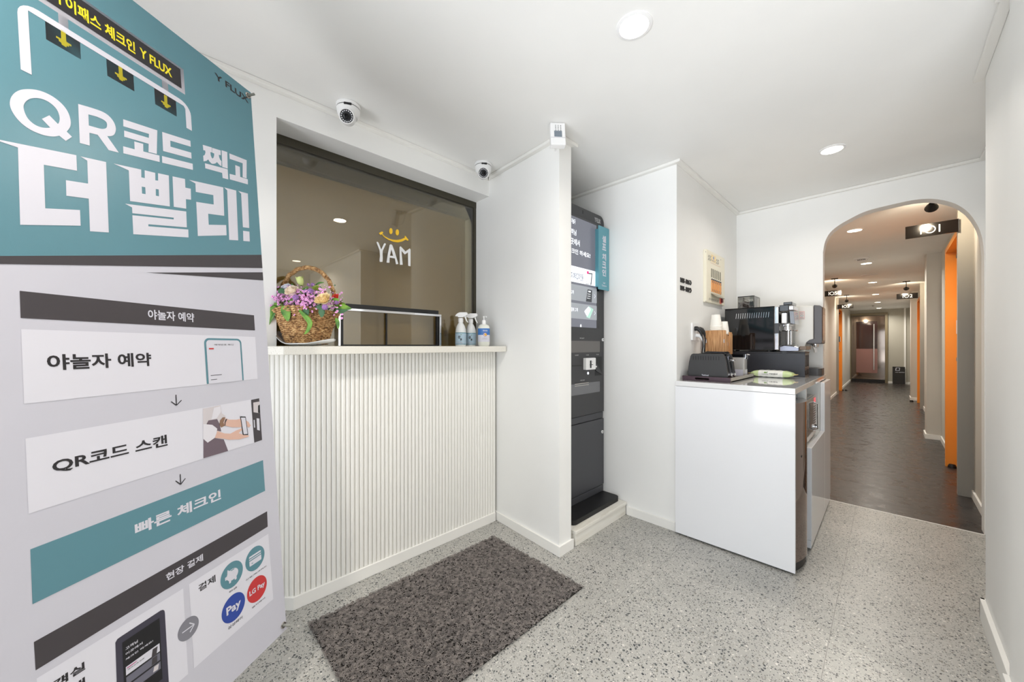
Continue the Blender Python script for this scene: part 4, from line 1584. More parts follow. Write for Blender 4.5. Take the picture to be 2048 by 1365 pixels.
for r in range(rows):
    f = r / (rows - 1)
    ra, rb = brad(f)
    z = .007 + f * .148
    pts = []
    for k in range(NS):
        a = 2 * math.pi * k / NS
        wv_ = .0034 * math.cos(a * 22 + math.pi * r) + RND.uniform(-.0008, .0008)
        dz = .0022 * math.sin(a * 44 + r) + RND.uniform(-.0008, .0008)
        # rim dips at the long ends and rises at front and back slightly
        pts.append(((ra + wv_) * math.cos(a), (rb + wv_) * math.sin(a), z + dz + f * .010 * math.cos(2 * a) * -1))
    m.tube(pts, .0046, 6, closed=True)
for k in range(44):
    a = 2 * math.pi * k / 44
    pts = [((brad(i / 6)[0] - .003) * math.cos(a), (brad(i / 6)[1] - .003) * math.sin(a), .004 + i / 6 * .150) for i in range(7)]
    m.tube(pts, .004, 5)
m.lathe([(0, .003), (.078, .003), (.078, .008), (0, .010)], 32, sy=.93)
m.lathe([(.070, .006), (.118, .150)], 32, mi=1, sy=.9, cap=False)
m.build('woven_body', [M_WICKER, mat('basket_inside', (70, 50, 32), .9)], bk, smooth=True, ang=80)
MB().lathe([(0, .135), (.118, .135), (.112, .11)], 28, sy=.88).build('foam', mat('moss', (54, 64, 36), 0.9), bk)
m = MB()
n = 60
path = [Vector((.128 * math.cos(math.pi * i / n) * (1.0 + .06 * math.sin(math.pi * i / n)), .004 * math.sin(i), .150 + .205 * math.sin(math.pi * i / n) ** .85 if 0 < i < n else .120)) for i in range(n + 1)]
m.tube(path, .0065, 8)
for s_ in range(2):
    pts = []
    T = 46
    for k in range(T * 10):
        f = k / (T * 10 - 1) * (n - 1)
        i = int(f)
        p_ = path[i].lerp(path[min(i + 1, n)], f - i)
        tg = (path[min(i + 1, n)] - path[i]).normalized()
        nb = Vector((0, 1, 0))
        nc = tg.cross(nb).normalized()
        a = 2 * math.pi * T * k / (T * 10 - 1) + s_ * math.pi
        pts.append(p_ + (nb * math.cos(a) + nc * math.sin(a)) * .0078)
    m.tube(pts, .0026, 4)
m.build('hoop_handle', M_WICKER, bk, smooth=True, ang=80)


def leaf_mesh(name, pts, width, mtl, parent, droop=None, cup=.15, twist=0.0):
    """blade along a 3D centre line"""
    pts = [Vector(q) for q in pts]
    # resample
    segs = 12
    out = []
    for i in range(segs + 1):
        f = i / segs * (len(pts) - 1)
        k = min(int(f), len(pts) - 2)
        u_ = f - k
        p0 = pts[max(k - 1, 0)]; p1 = pts[k]; p2 = pts[k + 1]; p3 = pts[min(k + 2, len(pts) - 1)]
        out.append(0.5 * ((2 * p1) + (p2 - p0) * u_ + (2 * p0 - 5 * p1 + 4 * p2 - p3) * u_ ** 2 + (3 * p1 - p0 - 3 * p2 + p3) * u_ ** 3))
    V, F = [], []
    view = Vector((0, -1, .25))
    for i, p_ in enumerate(out):
        t_ = (out[min(i + 1, segs)] - out[max(i - 1, 0)]).normalized()
        sd = t_.cross(view)
        if sd.length < .1:
            sd = t_.cross(Vector((1, 0, 0)))
        sd.normalize()
        nn = sd.cross(t_).normalized()
        f = i / segs
        w_ = width * (math.sin(math.pi * min(1, f * .95 + .05)) ** .8) * (1 - .25 * f)
        for j in (-1, -.5, 0, .5, 1):
            V.append(p_ + sd * w_ * j + nn * cup * w_ * (abs(j) - .2))
    for i in range(segs):
        for j in range(4):
            a = i * 5 + j
            F.append((a, a + 1, a + 6, a + 5))
    m_ = MB()
    m_.add(V, F)
    o__ = m_.build(name, mtl, parent, smooth=True, ang=80, fix=False)
    sd_ = o__.modifiers.new('thickness', 'SOLIDIFY')
    sd_.thickness = .0006
    return o__


PXM = 1.70 / 740.0


def fl(x, y, back=0.0):
    """photo position in the 7.585x basket crop -> local basket coordinates (local x = photo right, local y = away)"""
    px, py = 520 + x / 7.585, 520 + y / 7.585
    d = Vector(ray(px, py))
    # plane through the basket centre shifted by back along the local y axis
    c = Vector((BX, BY, TOPZ + .0062))
    ny = Vector((-math.sin(face), math.cos(face), 0))
    o0 = Vector((0, 0, EYE))
    t = ((c + ny * back) - o0).dot(ny) / d.dot(ny)
    q = o0 + d * t - c
    ex = Vector((math.cos(face), math.sin(face), 0))
    return Vector((q.dot(ex), q.dot(ny), q.z))


for pts, w_, mtl, bk_ in (([(350, 690), (200, 680), (30, 672)], .0105, M_LEAF, -.06), ([(250, 730), (190, 770), (130, 900), (88, 1040)], .026, M_LEAF, -.07),
                          ([(350, 700), (400, 800), (425, 935)], .022, M_LEAF, -.115), ([(590, 760), (690, 860), (760, 960), (720, 1080), (665, 1130)], .0125, M_LEAF, -.125),
                          ([(690, 740), (700, 790), (715, 865)], .016, M_LEAF2, -.12), ([(930, 740), (938, 800), (935, 875)], .016, M_LEAF2, -.115),
                          ([(585, 590), (640, 490), (730, 405)], .012, M_LEAF, -.07), ([(1120, 700), (1250, 720), (1390, 745)], .017, M_LEAF, -.03),
                          ([(1140, 760), (1230, 780), (1330, 760)], .012, M_LEAF2, -.05), ([(1080, 630), (1140, 605), (1205, 615)], .010, M_LEAF, -.05),
                          ([(1150, 880), (1180, 960), (1185, 1055)], .010, M_LEAF, -.03), ([(840, 385), (900, 350), (975, 345)], .005, M_LEAF, -.02),
                          ([(280, 500), (330, 470), (400, 520)], .014, M_LEAF2, -.08), ([(240, 760), (120, 790), (40, 810)], .008, M_LEAF, -.05),
                          ([(1150, 640), (1230, 670), (1300, 670)], .012, M_LEAF, -.01), ([(480, 360), (492, 385), (510, 410)], .006, M_LEAF, -.03),
                          ([(430, 640), (500, 620), (560, 610)], .010, M_LEAF, -.08), ([(870, 690), (900, 720), (960, 745)], .012, M_LEAF2, -.10)):
    leaf_mesh('leaf', [fl(x, y, bk_) for x, y in pts], w_, mtl, bk)


def rose(c, r, mtl, parent, name='rose', petals=22, flat=.75, seed=0):
    rr_ = random.Random(seed)
    V, F = [], []
    for k in range(petals):
        f = k / petals
        a0 = k * 2.399
        rad = r * (.15 + .85 * f)
        h = r * flat * (1.0 - .75 * f)
        wdt = .9 - .25 * f
        o = len(V)
        nn = 5
        for i in range(nn):
            q = a0 + (i / (nn - 1) - .5) * 2 * wdt * (1.1 if f > .3 else 1.7)
            for j in range(3):
                g_ = j / 2
                rj = rad * (.45 + .55 * g_) * (1 + .10 * math.sin(q * 5 + k))
                zj = -r * .3 + (h + r * .3) * g_ + rr_.uniform(-.04, .04) * r
                V.append(Vector((rj * math.cos(q), rj * math.sin(q), zj)))
        for i in range(nn - 1):
            for j in range(2):
                a = o + i * 3 + j
                F.append((a, a + 3, a + 4, a + 1))
    # face the viewer and upwards
    R__ = Matrix.Rotation(math.radians(52), 4, 'X')
    m_ = MB(Matrix.Translation(c) @ R__)
    m_.add(V, F)
    m_.sphere((0, 0, -.1 * r), r * .55, 10, 6)
    o__ = m_.build(name, mtl, parent, smooth=True, ang=70, fix=False)
    return o__


M_RC = mat('petal_cream', (255, 244, 228), 0.6)
M_RD = mat('petal_dried', (240, 212, 150), 0.7)
nt, N, L, p = nodes(M_RD)
L.new(ramp(nt, noise(nt, coords(nt), 120, 4), [(0.32, rgb(222, 176, 120)), (0.45, rgb(250, 234, 190))]), p.inputs['Base Color'])
rose(fl(485, 475, -.085), .031, M_RC, bk, 'rose', 26, seed=1)
rose(fl(960, 600, -.095), .036, M_RD, bk, 'carnation', 34, .6, seed=2)
rose(fl(400, 425, -.045), .026, M_WPRINT, bk, 'chrysanthemum', 40, .4, seed=3)
rose(fl(672, 600, -.085), .022, mat('petal_magenta', (190, 24, 92), 0.6), bk, 'rose', 20, seed=4)
rose(fl(1150, 565, -.02), .018, mat('petal_coral', (240, 104, 86), 0.6), bk, 'rose', 20, seed=5)
rose(fl(1215, 690, -.02), .014, MATS['petal_magenta'], bk, 'rose', 16, seed=6)
rose(fl(985, 515, -.05), .013, MATS['petal_magenta'], bk, 'rose', 16, seed=7)
rose(fl(850, 435, -.05), .018, mat('petal_lime', (200, 214, 120), 0.6), bk, 'rose', 20, seed=8)
m = MB(Matrix.Translation(fl(612, 325, -.03)) @ Matrix.Rotation(math.radians(-15), 4, 'Y'))
m.lathe([(0, -.022), (.007, -.020), (.013, -.008), (.0145, .006), (.0115, .018), (.004, .021), (0, .019)], 12)
for k in range(3):
    a = k * 2.1
    m.add([(0.004 * math.cos(a), .004 * math.sin(a), .012), (.015 * math.cos(a - .5), .015 * math.sin(a - .5), .010), (.018 * math.cos(a), .018 * math.sin(a), .022),
           (.015 * math.cos(a + .5), .015 * math.sin(a + .5), .010)], [(0, 1, 2, 3)])
m.build('rosebud', mat('petal_green', (206, 216, 140), 0.5), bk, smooth=True)
M_GLOBE = mat('petal_violet', (158, 112, 176), 0.7)
nt, N, L, p = nodes(M_GLOBE)
vo = N.new('ShaderNodeTexVoronoi')
vo.inputs['Scale'].default_value = 420
L.new(coords(nt), vo.inputs['Vector'])
L.new(ramp(nt, vo.outputs['Distance'], [(0.2, rgb(186, 150, 200)), (0.7, rgb(132, 84, 156))]), p.inputs['Base Color'])
bump(nt, vo.outputs['Distance'], 0.8, .002)
for x, y, b_, r_ in ((545, 575, -.11, .0135), (770, 475, -.085, .0125), (985, 720, -.12, .0125), (135, 565, -.03, .0125), (1160, 650, -.05, .009), (800, 380, -.03, .009), (690, 480, -.08, .009)):
    m = MB(Matrix.Translation(fl(x, y, b_)))
    m.sphere((0, 0, 0), r_, 16, 12)
    m.build('globe_flower', M_GLOBE, bk, smooth=True)
# tiny wax flowers: one mesh, many children sharing it
m = MB()
for k in range(5):
    a = k * 2 * math.pi / 5
    m.sphere((.0028 * math.cos(a), .0028 * math.sin(a), 0), .0027, 7, 5, 0, .6)
m.sphere((0, 0, .0008), .0020, 7, 5, 1, .8)
M_WAX = mat('petal_wax_pink', (240, 178, 228), 0.5)
M_WAXC = mat('petal_wax_centre', (168, 44, 120), 0.5)
w0 = m.build('wax_flower', [M_WAX, M_WAXC], bk, smooth=True)
spots = []
for k in range(99):
    rr_ = RND.random()
    if rr_ < .45:
        x, y = RND.gauss(640, 120), RND.gauss(670, 50)
    elif rr_ < .72:
        x, y = RND.gauss(270, 95), RND.gauss(570, 75)
    elif rr_ < .9:
        x, y = RND.gauss(960, 100), RND.gauss(500, 60)
    else:
        x, y = RND.gauss(1200, 45), RND.gauss(770, 60)
    x = min(max(x, 90), 1320)
    y = min(max(y, 350), 900)
    spots.append((x, y))
spots[:6] = [(318, 750), (455, 760), (520, 835), (790, 785), (855, 742), (820, 695)]
tw = MB()
for i, (x, y) in enumerate(spots):
    b_ = -.125 + .06 * abs(x - 650) / 500 + RND.uniform(-.006, .012) + max(0, (560 - y)) / 560 * .07
    q = fl(x, y, b_)
    o_ = w0 if i == 0 else w0.copy()
    if i:
        COL.objects.link(o_)
        o_.parent = bk
    o_.location = q
    s_ = RND.uniform(.85, 1.25)
    o_.scale = (s_, s_, s_)
    o_.rotation_euler = (math.radians(RND.uniform(40, 110)), 0, RND.uniform(-.5, .5))
    base = Vector((q.x * .75, q.y * .4, .135 + RND.uniform(0, .02)))
    tw.tube([base, (base + q) / 2 + Vector((0, 0, .012)), q], .0006, 4)
tw.build('fine_stems', mat('stem', (96, 112, 62), 0.6), bk)
extra = MB()
for k in range(230):
    x, y = RND.gauss(620, 290), RND.gauss(600, 90)
    if not (100 < x < 1250 and 390 < y < 745):
        continue
    q = fl(x, y, -.105 + .06 * abs(x - 650) / 500 + RND.uniform(-.008, .02) + max(0, (560 - y)) / 560 * .07)
    e_ = RND.uniform(.8, 1.15)
    Rq = Matrix.Translation(q) @ Matrix.Rotation(math.radians(RND.uniform(40, 110)), 4, 'X') @ Matrix.Scale(e_, 4)
    extra.M = Rq
    for kk in range(5):
        a = kk * 2 * math.pi / 5
        extra.sphere((.0028 * math.cos(a), .0028 * math.sin(a), 0), .0027, 6, 4, 0, .6)
    extra.sphere((0, 0, .0008), .0020, 6, 4, 1, .8)
xo = extra.build('wax_flower_mass', [M_WAX, M_WAXC], bk, smooth=True)
xo['kind'] = 'stuff'
fol = MB()
for k in range(150):
    x, y = RND.gauss(640, 290), RND.gauss(610, 80)
    if not (130 < x < 1230 and 430 < y < 770):
        continue
    q = fl(x, y, -.07 + .05 * abs(x - 650) / 500 + RND.uniform(-.01, .03))
    fol.M = Matrix.Translation(q) @ Matrix.Rotation(RND.uniform(0, 6.28), 4, 'Z') @ Matrix.Rotation(RND.uniform(.4, 1.5), 4, 'X')
    l_ = RND.uniform(.012, .022)
    fol.add([(0, 0, 0), (-l_ * .35, l_ * .5, .002), (0, l_, 0), (l_ * .35, l_ * .5, .002)], [(0, 1, 2), (0, 2, 3)], RND.choice((0, 1)))
fo2 = fol.build('small_foliage', [M_LEAF, M_LEAF2], bk, fix=False)
fo2['kind'] = 'stuff'
fill = MB()
for k in range(420):
    rr_ = RND.random()
    x, y = RND.gauss(640, 300), RND.gauss(610, 95)
    if not (90 < x < 1260 and 360 < y < 760):
        continue
    b_ = -.10 + .06 * abs(x - 650) / 500 + RND.uniform(-.01, .03)
    q = fl(x, y, b_)
    fill.sphere(tuple(q), RND.uniform(.0018, .0042), 6, 4, RND.choice((0, 0, 0, 1, 2)))
fo = fill.build('buds', [M_WAX, M_GLOBE, M_LEAF2], bk, smooth=True)
fo['kind'] = 'stuff'

# ---------------------------------------------------------------- coffee cabinet
CT = 0.937
CFX = -0.326
cb = thing('coffee_cabinet', 'glossy white cabinet with open appliance bays and lower door, coffee things on top', 'cabinet', (-0.915, 2.30, 0))
ox_, oy_ = -0.915, 2.30


def cbx(m_, x0, x1, y0, y1, z0, z1, mi=0):
    return m_.box(x0 - ox_, x1 - ox_, y0 - oy_, y1 - oy_, z0, z1, mi)


YE = 3.615
m = MB()
cbx(m, -.915, CFX, 2.30, YE, CT - .030, CT)
m.build('worktop', mat('worktop_gloss', (228, 228, 228), .03, coat=.7), cb, bev=.0015)
m = MB()
cbx(m, -.915, CFX, 2.30, 2.318, .012, CT - .0315)
m.build('side_panel', M_GLOSSW, cb, bev=.001)
yd = 2.652
ym2 = 3.245
m = MB()
M_CARC = mat('melamine_white', (226, 226, 222), 0.3)
cbx(m, -.915, CFX, yd, yd + .018, .012, CT - .0315)
cbx(m, -.915, CFX, ym2, ym2 + .018, .012, CT - .0315)
cbx(m, -.915, CFX, YE - .018, YE, .012, CT - .0315)
cbx(m, -.915, -.905, 2.318, YE - .018, .012, CT - .0315)
cbx(m, -.905, CFX, yd + .018, ym2, .555, .573)
cbx(m, -.905, CFX - .03, yd + .018, YE - .018, .03, .048)
cbx(m, -.90, CFX - .04, 2.34, YE, .0, .03)
m.build('carcass', M_CARC, cb)
m = MB()
cbx(m, CFX + .001, -.302, yd + .004, ym2 + .012, .055, .575)
m.build('door', M_GLOSSW, cb, bev=.0015)
m = MB()
cbx(m, CFX + .001, -.302, ym2 + .014, YE, .055, CT - .034)
m.build('door', M_GLOSSW, cb, bev=.0015)
m = MB()
cbx(m, CFX - .012, -.304, yd + .004, YE, .010, .052)
m.build('kickboard', M_GLOSSW, cb, bev=.001)

# slim fridge with bowed mirror-dark door in the left bay
fr = thing('slim_fridge', 'slim fridge with bowed dark mirror steel door in the left cabinet bay', 'fridge', (-.86, 2.324, 0.0))
m = MB().box(0, .492, .004, .316, .02, .855)
m.build('fridge_body', M_BLACK, fr, bev=.003)
m = MB()
bow = [(.495, 0.0)] + [(.523 + .034 * math.sin(math.pi * i / 14), .0 + .318 * i / 14) for i in range(15)] + [(.495, .318)]
m.prism(bow, .045, .857)
M_BRONZE = mat('dark_mirror_steel', (150, 134, 128), 0.07, 1.0)
fd = m.build('fridge_door', M_BRONZE, fr, bev=.002, smooth=True)
m = MB()
bow2 = [(.495, .3185), (.530, .3185), (.530, .325), (.495, .325)]
m.prism(bow2, .03, .80)
m.build('door_edge', M_BLACK, fd)
m = MB()
bow3 = [(.45, 0.0)] + [(.518 + .032 * math.sin(math.pi * i / 14), .0 + .318 * i / 14) for i in range(15)] + [(.45, .318)]
m.prism(bow3, .0, .043)
m.build('fridge_foot', M_BLACK, fr)
m = MB().box(.30, .50, .02, .30, .8575, .872)
m.build('fridge_handle', M_BLACKG, fr, bev=.004)
MB().box(.549, .5525, .215, .235, .735, .75).build('badge', M_DARK, fd)
MB(Matrix.Translation((.544, .08, .58)) @ Matrix.Rotation(math.radians(90), 4, 'Y')).lathe([(.006, 0), (.006, .004), (0, .004)], 12).build('keyhole', M_BLACK, fd)

# microwave
mw = thing('microwave', 'silver microwave with dark door in the upper right cabinet bay', 'microwave', (-.80, 2.70, .5735))
MB().box(0, .455, 0, .40, .012, .262).build('microwave_body', M_STEEL, mw, bev=.004)
m = MB().box(.455, .470, 0, .285, .014, .260)
md = m.build('microwave_door', mat('microwave_door', (60, 56, 52), 0.1, coat=.5), mw, bev=.002)
MB().box(.455, .468, .287, .40, .014, .260).build('control_panel', M_STEEL, mw, bev=.002)
m = MB().box(.468, .470, .31, .378, .215, .245)
m.build('clock_display', mat('clock_red', (240, 120, 130), 0.3, emit=(240, 60, 80), es=.4), mw)
m = MB()
for r in range(8):
    m.box(.468, .4695, .305, .385, .085 + r * .015, .088 + r * .015)
m.build('button_rows', M_DARK, mw)
MB(Matrix.Translation((.468, .345, .06)) @ Matrix.Rotation(math.radians(90), 4, 'Y')).lathe([(.016, 0), (.016, .014), (.013, .017), (0, .017)], 20).build('dial', M_CHROME, mw, smooth=True)
MB().tube([(.470, .275, .05), (.492, .275, .06), (.492, .275, .215), (.470, .275, .225)], .005, 8).build('door_handle', M_CHROME, md, smooth=True)
for x_ in (.05, .42):
    for y_ in (.04, .36):
        MB().lathe([(.012, 0), (.012, .013)], 12, (x_, y_)).build('foot', M_BLACK, mw)

# tray + toaster
CT_ = CT + .0003
ty = thing('wooden_tray', 'dark wooden tray with slot handle under the toaster', 'tray', (-.905, 2.385, CT_))
tw_, td = .268, .53
m = MB(smat('y'))
slot = rrect(.075, .0075, .155, .0205, .0064, 5)
m.prism([rrect(0, 0, tw_, .028, .001, 1), slot[::-1]], -.014, 0)
m.build('front_rail', M_WENGE, ty, bev=.001)
m = MB().box(0, tw_, .014, td - .014, .001, .008)
m.build('tray_base', M_WENGE, ty)
m = MB().box(0, .012, .014, td - .014, .008, .026).box(tw_ - .012, tw_, .014, td - .014, .0, .026)
m.build('side_rail', mat('tray_side', (150, 146, 138), .3), ty, bev=.001)
MB().box(0, tw_, td - .014, td, 0, .026).build('rear_rail', M_WENGE, ty, bev=.001)

TZ = CT_ + .0085
to = thing('toaster', 'dark grey toaster with chrome end, standing on the wooden tray', 'toaster', (-.893, 2.43, TZ))
TW, TD, TH = .232, .160, .163
M_TOAST = mat('toaster_grey', (52, 52, 53), .5)
m = MB(smat('y'))
prof = [(0.004, .006), (.003, .04), (.010, .10), (.019, .140), (.026, .153), (.036, .157), (.196, .157), (.206, .153), (.213, .142), (.222, .10), (.230, .04), (.230, .006)]
m.prism(prof, -.018, 0)
fr1 = m.build('front_shell', M_TOAST, to, bev=.004, seg=3)
m = MB(smat('y')).prism(prof, -TD, -TD + .018)
m.build('rear_shell', M_TOAST, to, bev=.004)
m = MB(smat('y'))
prof2 = [(x_ if x_ > .1 else x_ , z_) for x_, z_ in [(.006, .008), (.006, .04), (.013, .10), (.022, .138), (.036, .153), (.196, .153), (.209, .140), (.218, .10), (.227, .04), (.227, .008)]]
m.prism(prof2, -TD + .017, -.017)
m.build('chrome_body', M_CHROME, to, bev=.003)
m = MB(smat('y'))
for k in range(11):
    x_ = .038 + k * .0145
    m.prism(rrect(x_ - .0022, .118, x_ + .0022, .143, .002, 3), .0002, .0012)
m.build('vent_slots', M_BLACK, fr1)
m = MB(smat('y')).text('Tecloud', .086, .0215, .126, .0300, .0006, 0, .03)
m.build('maker_name', M_WPRINT, fr1)
m = MB().box(.06, .20, .03, TD - .03, .155, .158)
m.build('slot_plate', M_BLACKG, to, bev=.001)
m = MB(smat('y')).prism([(.075, .158), (.105, .172), (.198, .170), (.212, .160), (.205, .158)], -.125, -.035)
m.build('slot_cover', M_BLACKG, to, bev=.002)
for y_ in (.05, .11):
    MB().tube([(.219, y_, .02), (.228, y_, .05), (.222, y_, .10), (.212, y_, .14)], .004, 8).build('guide_rail', M_BLACK, to, smooth=True)
for y_ in (.08,):
    MB().box(.214, .246, y_ - .012, y_ + .012, .112, .122).build('push_lever', M_CHROME, to, bev=.003)
for y_ in (.045, .11):
    MB(Matrix.Translation((.228, y_, .03)) @ Matrix.Rotation(math.radians(90), 4, 'Y')).lathe([(.011, 0), (.011, .012), (.008, .015), (0, .015)], 20).build('dial', M_CHROME, to, smooth=True)
for x_ in (.03, .20):
    for y_ in (.03, .13):
        MB().lathe([(.008, 0), (.008, .008)], 10, (x_, y_)).build('foot', M_BLACK, to)

# storage canister
cn = thing('clip_lid_canister', 'glass canister with chrome clip lid on the tray behind the toaster', 'canister', (-.705, 2.845, TZ))
m = MB()
m.prism(rrect(-.038, -.038, .038, .038, .008, 4), .001, .128)
m.build('glass_body', mat('canister_glass', (178, 176, 172), .08, coat=.5), cn, smooth=True)
MB().prism(rrect(-.040, -.040, .040, .040, .008, 4), .129, .150).build('lid', M_BLACKG, cn, bev=.003)
m = MB().box(.036, .050, -.016, .016, .118, .150).tube([(.046, -.012, .15), (.058, 0, .146), (.046, .012, .15)], .004, 8)
m.build('clip', M_CHROME, cn, bev=.002)
m = MB().box(.0384, .0388, -.030, .030, .006, .048)
m.build('paper_label', M_WPRINT, cn)
MB().box(-.030, .030, -.0388, -.0384, .006, .048).build('paper_label', M_WPRINT, cn)

# cup organiser and cups
og = thing('cup_organiser', 'striped bamboo cup organiser box behind the toaster', 'organiser', (-.892, 2.757, TZ))
OH = .311
m = MB(smat('y')).prism(rrect(0, 0, .128, OH, (0, 0, .006, .006), 3), -.012, 0)
fpn = m.build('front_board', M_BAMBOO, og, bev=.001)
m = MB(smat('y'))
for x_ in (.007, .118):
    m.prism(rrect(x_ - .0028, .225, x_ + .0028, .250, .0025, 3), .0002, .0012)
m.build('metal_pin', M_CHROME, fpn)
m = MB().box(.013, .099, .013, .060, .011, .190).box(.013, .099, .0605, .066, .011, .28)
m.build('inner_board', M_BAMBOO, og)
m = MB().box(.0, .012, .0125, .143, 0, .28).box(.10, .124, .0125, .060, 0, .285).box(.10, .120, .0605, .100, 0, .275).box(.0, .128, .1435, .155, 0, .29).box(.0125, .0995, .0125, .143, 0, .01)
m.build('side_board', M_BAMBOO, og, bev=.001)
MB(smat('x')).prism(rrect(.080, .205, .087, .235, .003, 3), .1202, .1215).build('metal_pin', M_CHROME, og)
MB().box(.118, .128, .1005, .143, 0, .30).build('slotted_board', M_BAMBOO, og, bev=.001)
M_CUP = mat('paper_cup', (243, 240, 232), .5)


def cupmesh(m_, z0, h=.085, r0=.037, r1=.026):
    m_.lathe([(r0, z0), (r0 + .0015, z0 + .001), (r0 + .0015, z0 + .004), (r0 - .0005, z0 + .006), (r1, z0 + h), (r1 - .001, z0 + h), (r1 - .002, z0 + h - .004), (0, z0 + h - .004)], 28)


zc = 1.236
c_first = None
for k in range(7):
    m = MB()
    cupmesh(m, 0)
    if c_first is None:
        c_first = m.build('paper_cup', M_CUP, None, (-.838, 2.805, zc), smooth=True)
        o_ = c_first
    else:
        o_ = c_first.copy()
        COL.objects.link(o_)
        o_.location = (-.838, 2.805, zc + k * .0075)
    tag(o_, 'white paper cup nested upside down in the taller stack on the cup organiser', 'cup', 'stacked paper cups')
for k in range(2):
    o_ = c_first.copy()
    COL.objects.link(o_)
    o_.location = (-.812, 2.876, 1.2285 + k * .0075)
    tag(o_, 'white paper cup of the short pair beside the taller cup stack', 'cup', 'pair of paper cups')

# black drawer box under the machine
db = thing('capsule_drawer_box', 'matt black plastic drawer box under the espresso machine', 'drawer unit', (-.885, 3.176, CT_))
bw_, bd_, bh_ = .488, .185, .162
m = MB().box(0, bw_, 0, .006, 0, bh_).box(0, bw_, bd_ - .006, bd_, 0, bh_).box(0, .006, .006, bd_ - .006, 0, bh_)
m.box(0, bw_ - .006, .006, bd_ - .006, .0, .006)
m.build('box_side', mat('drawer_black', (44, 45, 52), .35), db, bev=.001)
MB().box(-.002, bw_ + .002, -.002, bd_ + .002, bh_ + .0003, bh_ + .010).build('box_top', mat('drawer_black_top', (52, 52, 56), .4), db, bev=.002)
m = MB(Matrix.Translation((bw_ - .006, 0, 0)) @ smat('x'))
holes = []
for c_ in range(2):
    for r in range(2):
        x0 = .012 + c_ * .084
        z0 = .012 + r * .058
        holes.append([(x0, z0), (x0, z0 + (.038 if r == 0 else .080)), (x0 + .074, z0 + (.038 if r == 0 else .080)), (x0 + .074, z0)])
m.prism([rrect(.0065, .0, bd_ - .0065, bh_ - .001, .001, 1)] + holes, -.002, .006)
m.build('drawer_front', mat('drawer_brown', (74, 62, 54), .3), db)
m = MB().box(bw_ - .012, bw_ - .009, .008, bd_ - .008, .006, bh_ - .003)
m.build('drawer_back', M_BLACKG, db)
MB().box(.36, .39, -.006, -.002, bh_ - .004, bh_ + .012).build('latch', M_DARK, db, bev=.001)

# espresso machine
ez = CT_ + bh_ + .011
es = thing('espresso_machine', 'large glossy black espresso machine with chrome front', 'coffee machine', (-.880, 3.150, ez))
EW, ED, EH = .336, .225, .322
m = MB().box(0, EW - .022, 0, ED, .010, EH - .004)
m.build('body', M_BLACKG, es, bev=.004)
for x_ in (.04, .28):
    for y_ in (.03, .19):
        MB().lathe([(.014, 0), (.014, .012)], 14, (x_, y_)).build('foot', M_BLACK, es)
m = MB(smat('y'))
for k in range(15):
    x_ = .075 + k * .0145
    m.prism([(x_, EH - .078), (x_ + .003, EH - .078), (x_ + .007, EH - .040), (x_ + .004, EH - .040)], .0003, .0018)
m.build('vent_louvres', M_CHROME, es)
# the side panel on the -Y face and top
m = MB().box(-.001, EW - .02, -.001, ED + .001, EH - .004, EH)
m.build('top_plate', M_BLACKG, es, bev=.001)
m = MB().box(EW - .022, EW + .006, -.001, ED + .001, .012, EH - .004)
m.build('front_pillar', M_CHROME, es, bev=.005)
MB().box(EW - .020, EW + .007, -.002, 0.004, .128, .200).build('pillar_inlay', M_DARK, es, bev=.001)
# upper head
m = MB().box(EW + .006, EW + .060, .012, ED - .012, EH - .040, EH + .004)
hd = m.build('head_cover', M_BLACKG, es, bev=.003)
MB().box(EW + .028, EW + .078, .020, ED - .040, EH + .004, EH + .024).build('bean_lid', M_BLACKG, es, bev=.003)
m = MB().box(EW + .058, EW + .086, .018, ED - .018, EH - .032, EH - .004)
m.build('head_trim', M_CHROME, es, bev=.004)
m = MB().box(EW + .012, EW + .050, .030, ED - .030, .196, EH - .044)
m.build('group_housing', M_CHROME, es, bev=.008)
m = MB(Matrix.Translation((EW + .05, 0, 0)))
m.box(.0, .006, .03, ED - .03, .20, EH - .044)
m.build('dark_insert', M_BLACKG, es, bev=.002)
m = MB(smat('y')).prism([(EW + .060, EH - .036), (EW + .084, EH - .040), (EW + .092, .190), (EW + .066, .196)], -ED + .02, -.03)
m.build('control_glass', mat('control_glass', (120, 124, 132), .08, coat=.6), es, bev=.003)
m = MB().lathe([(.030, .178), (.033, .180), (.033, .194), (.030, .196)], 28, (EW + .046, .075))
m.lathe([(.022, .150), (.024, .152), (.024, .178)], 28, (EW + .046, .075))
m.lathe([(.034, .146), (.036, .148), (.034, .151)], 28, (EW + .046, .075))
m.build('group_head', M_CHROME, es, smooth=True)
m = MB().tube([(EW + .075, .075, .149), (EW + .098, .070, .148)], [.004, .006], 10)
m.build('portafilter_handle', M_CHROME, es, smooth=True)
m = MB().box(EW + .012, EW + .042, .045, .105, .042, .146)
m.build('spout_column', mat('dark_olive', (52, 46, 36), .25), es, bev=.003)
MB().lathe([(.010, .05), (.010, .148)], 12, (EW + .052, .14)).build('steam_pipe', M_CHROME, es, smooth=True)
MB().lathe([(.007, .05), (.007, .148)], 12, (EW + .052, .05)).build('steam_pipe', M_CHROME, es, smooth=True)
m = MB(smat('y')).prism([(EW + .006, .004), (EW + .006, .034), (EW + .03, .044), (EW + .10, .036), (EW + .118, .030), (EW + .118, .006)], -ED + .01, -.006)
m.build('drip_tray', mat('dark_chrome', (120, 120, 128), .1, 1.0), es, bev=.005, seg=3)
MB().box(EW + .1185, EW + .158, .012, ED - .018, .014, .038).build('drip_drawer', mat('drawer_bronze', (104, 84, 66), .3), es, bev=.003)
MB().tube([(EW + .055, .03, .045), (EW + .06, .03, .062), (EW + .10, .03, .060), (EW + .112, .03, .040)], .0012, 6).build('cup_rail', M_CHROME, es, smooth=True)
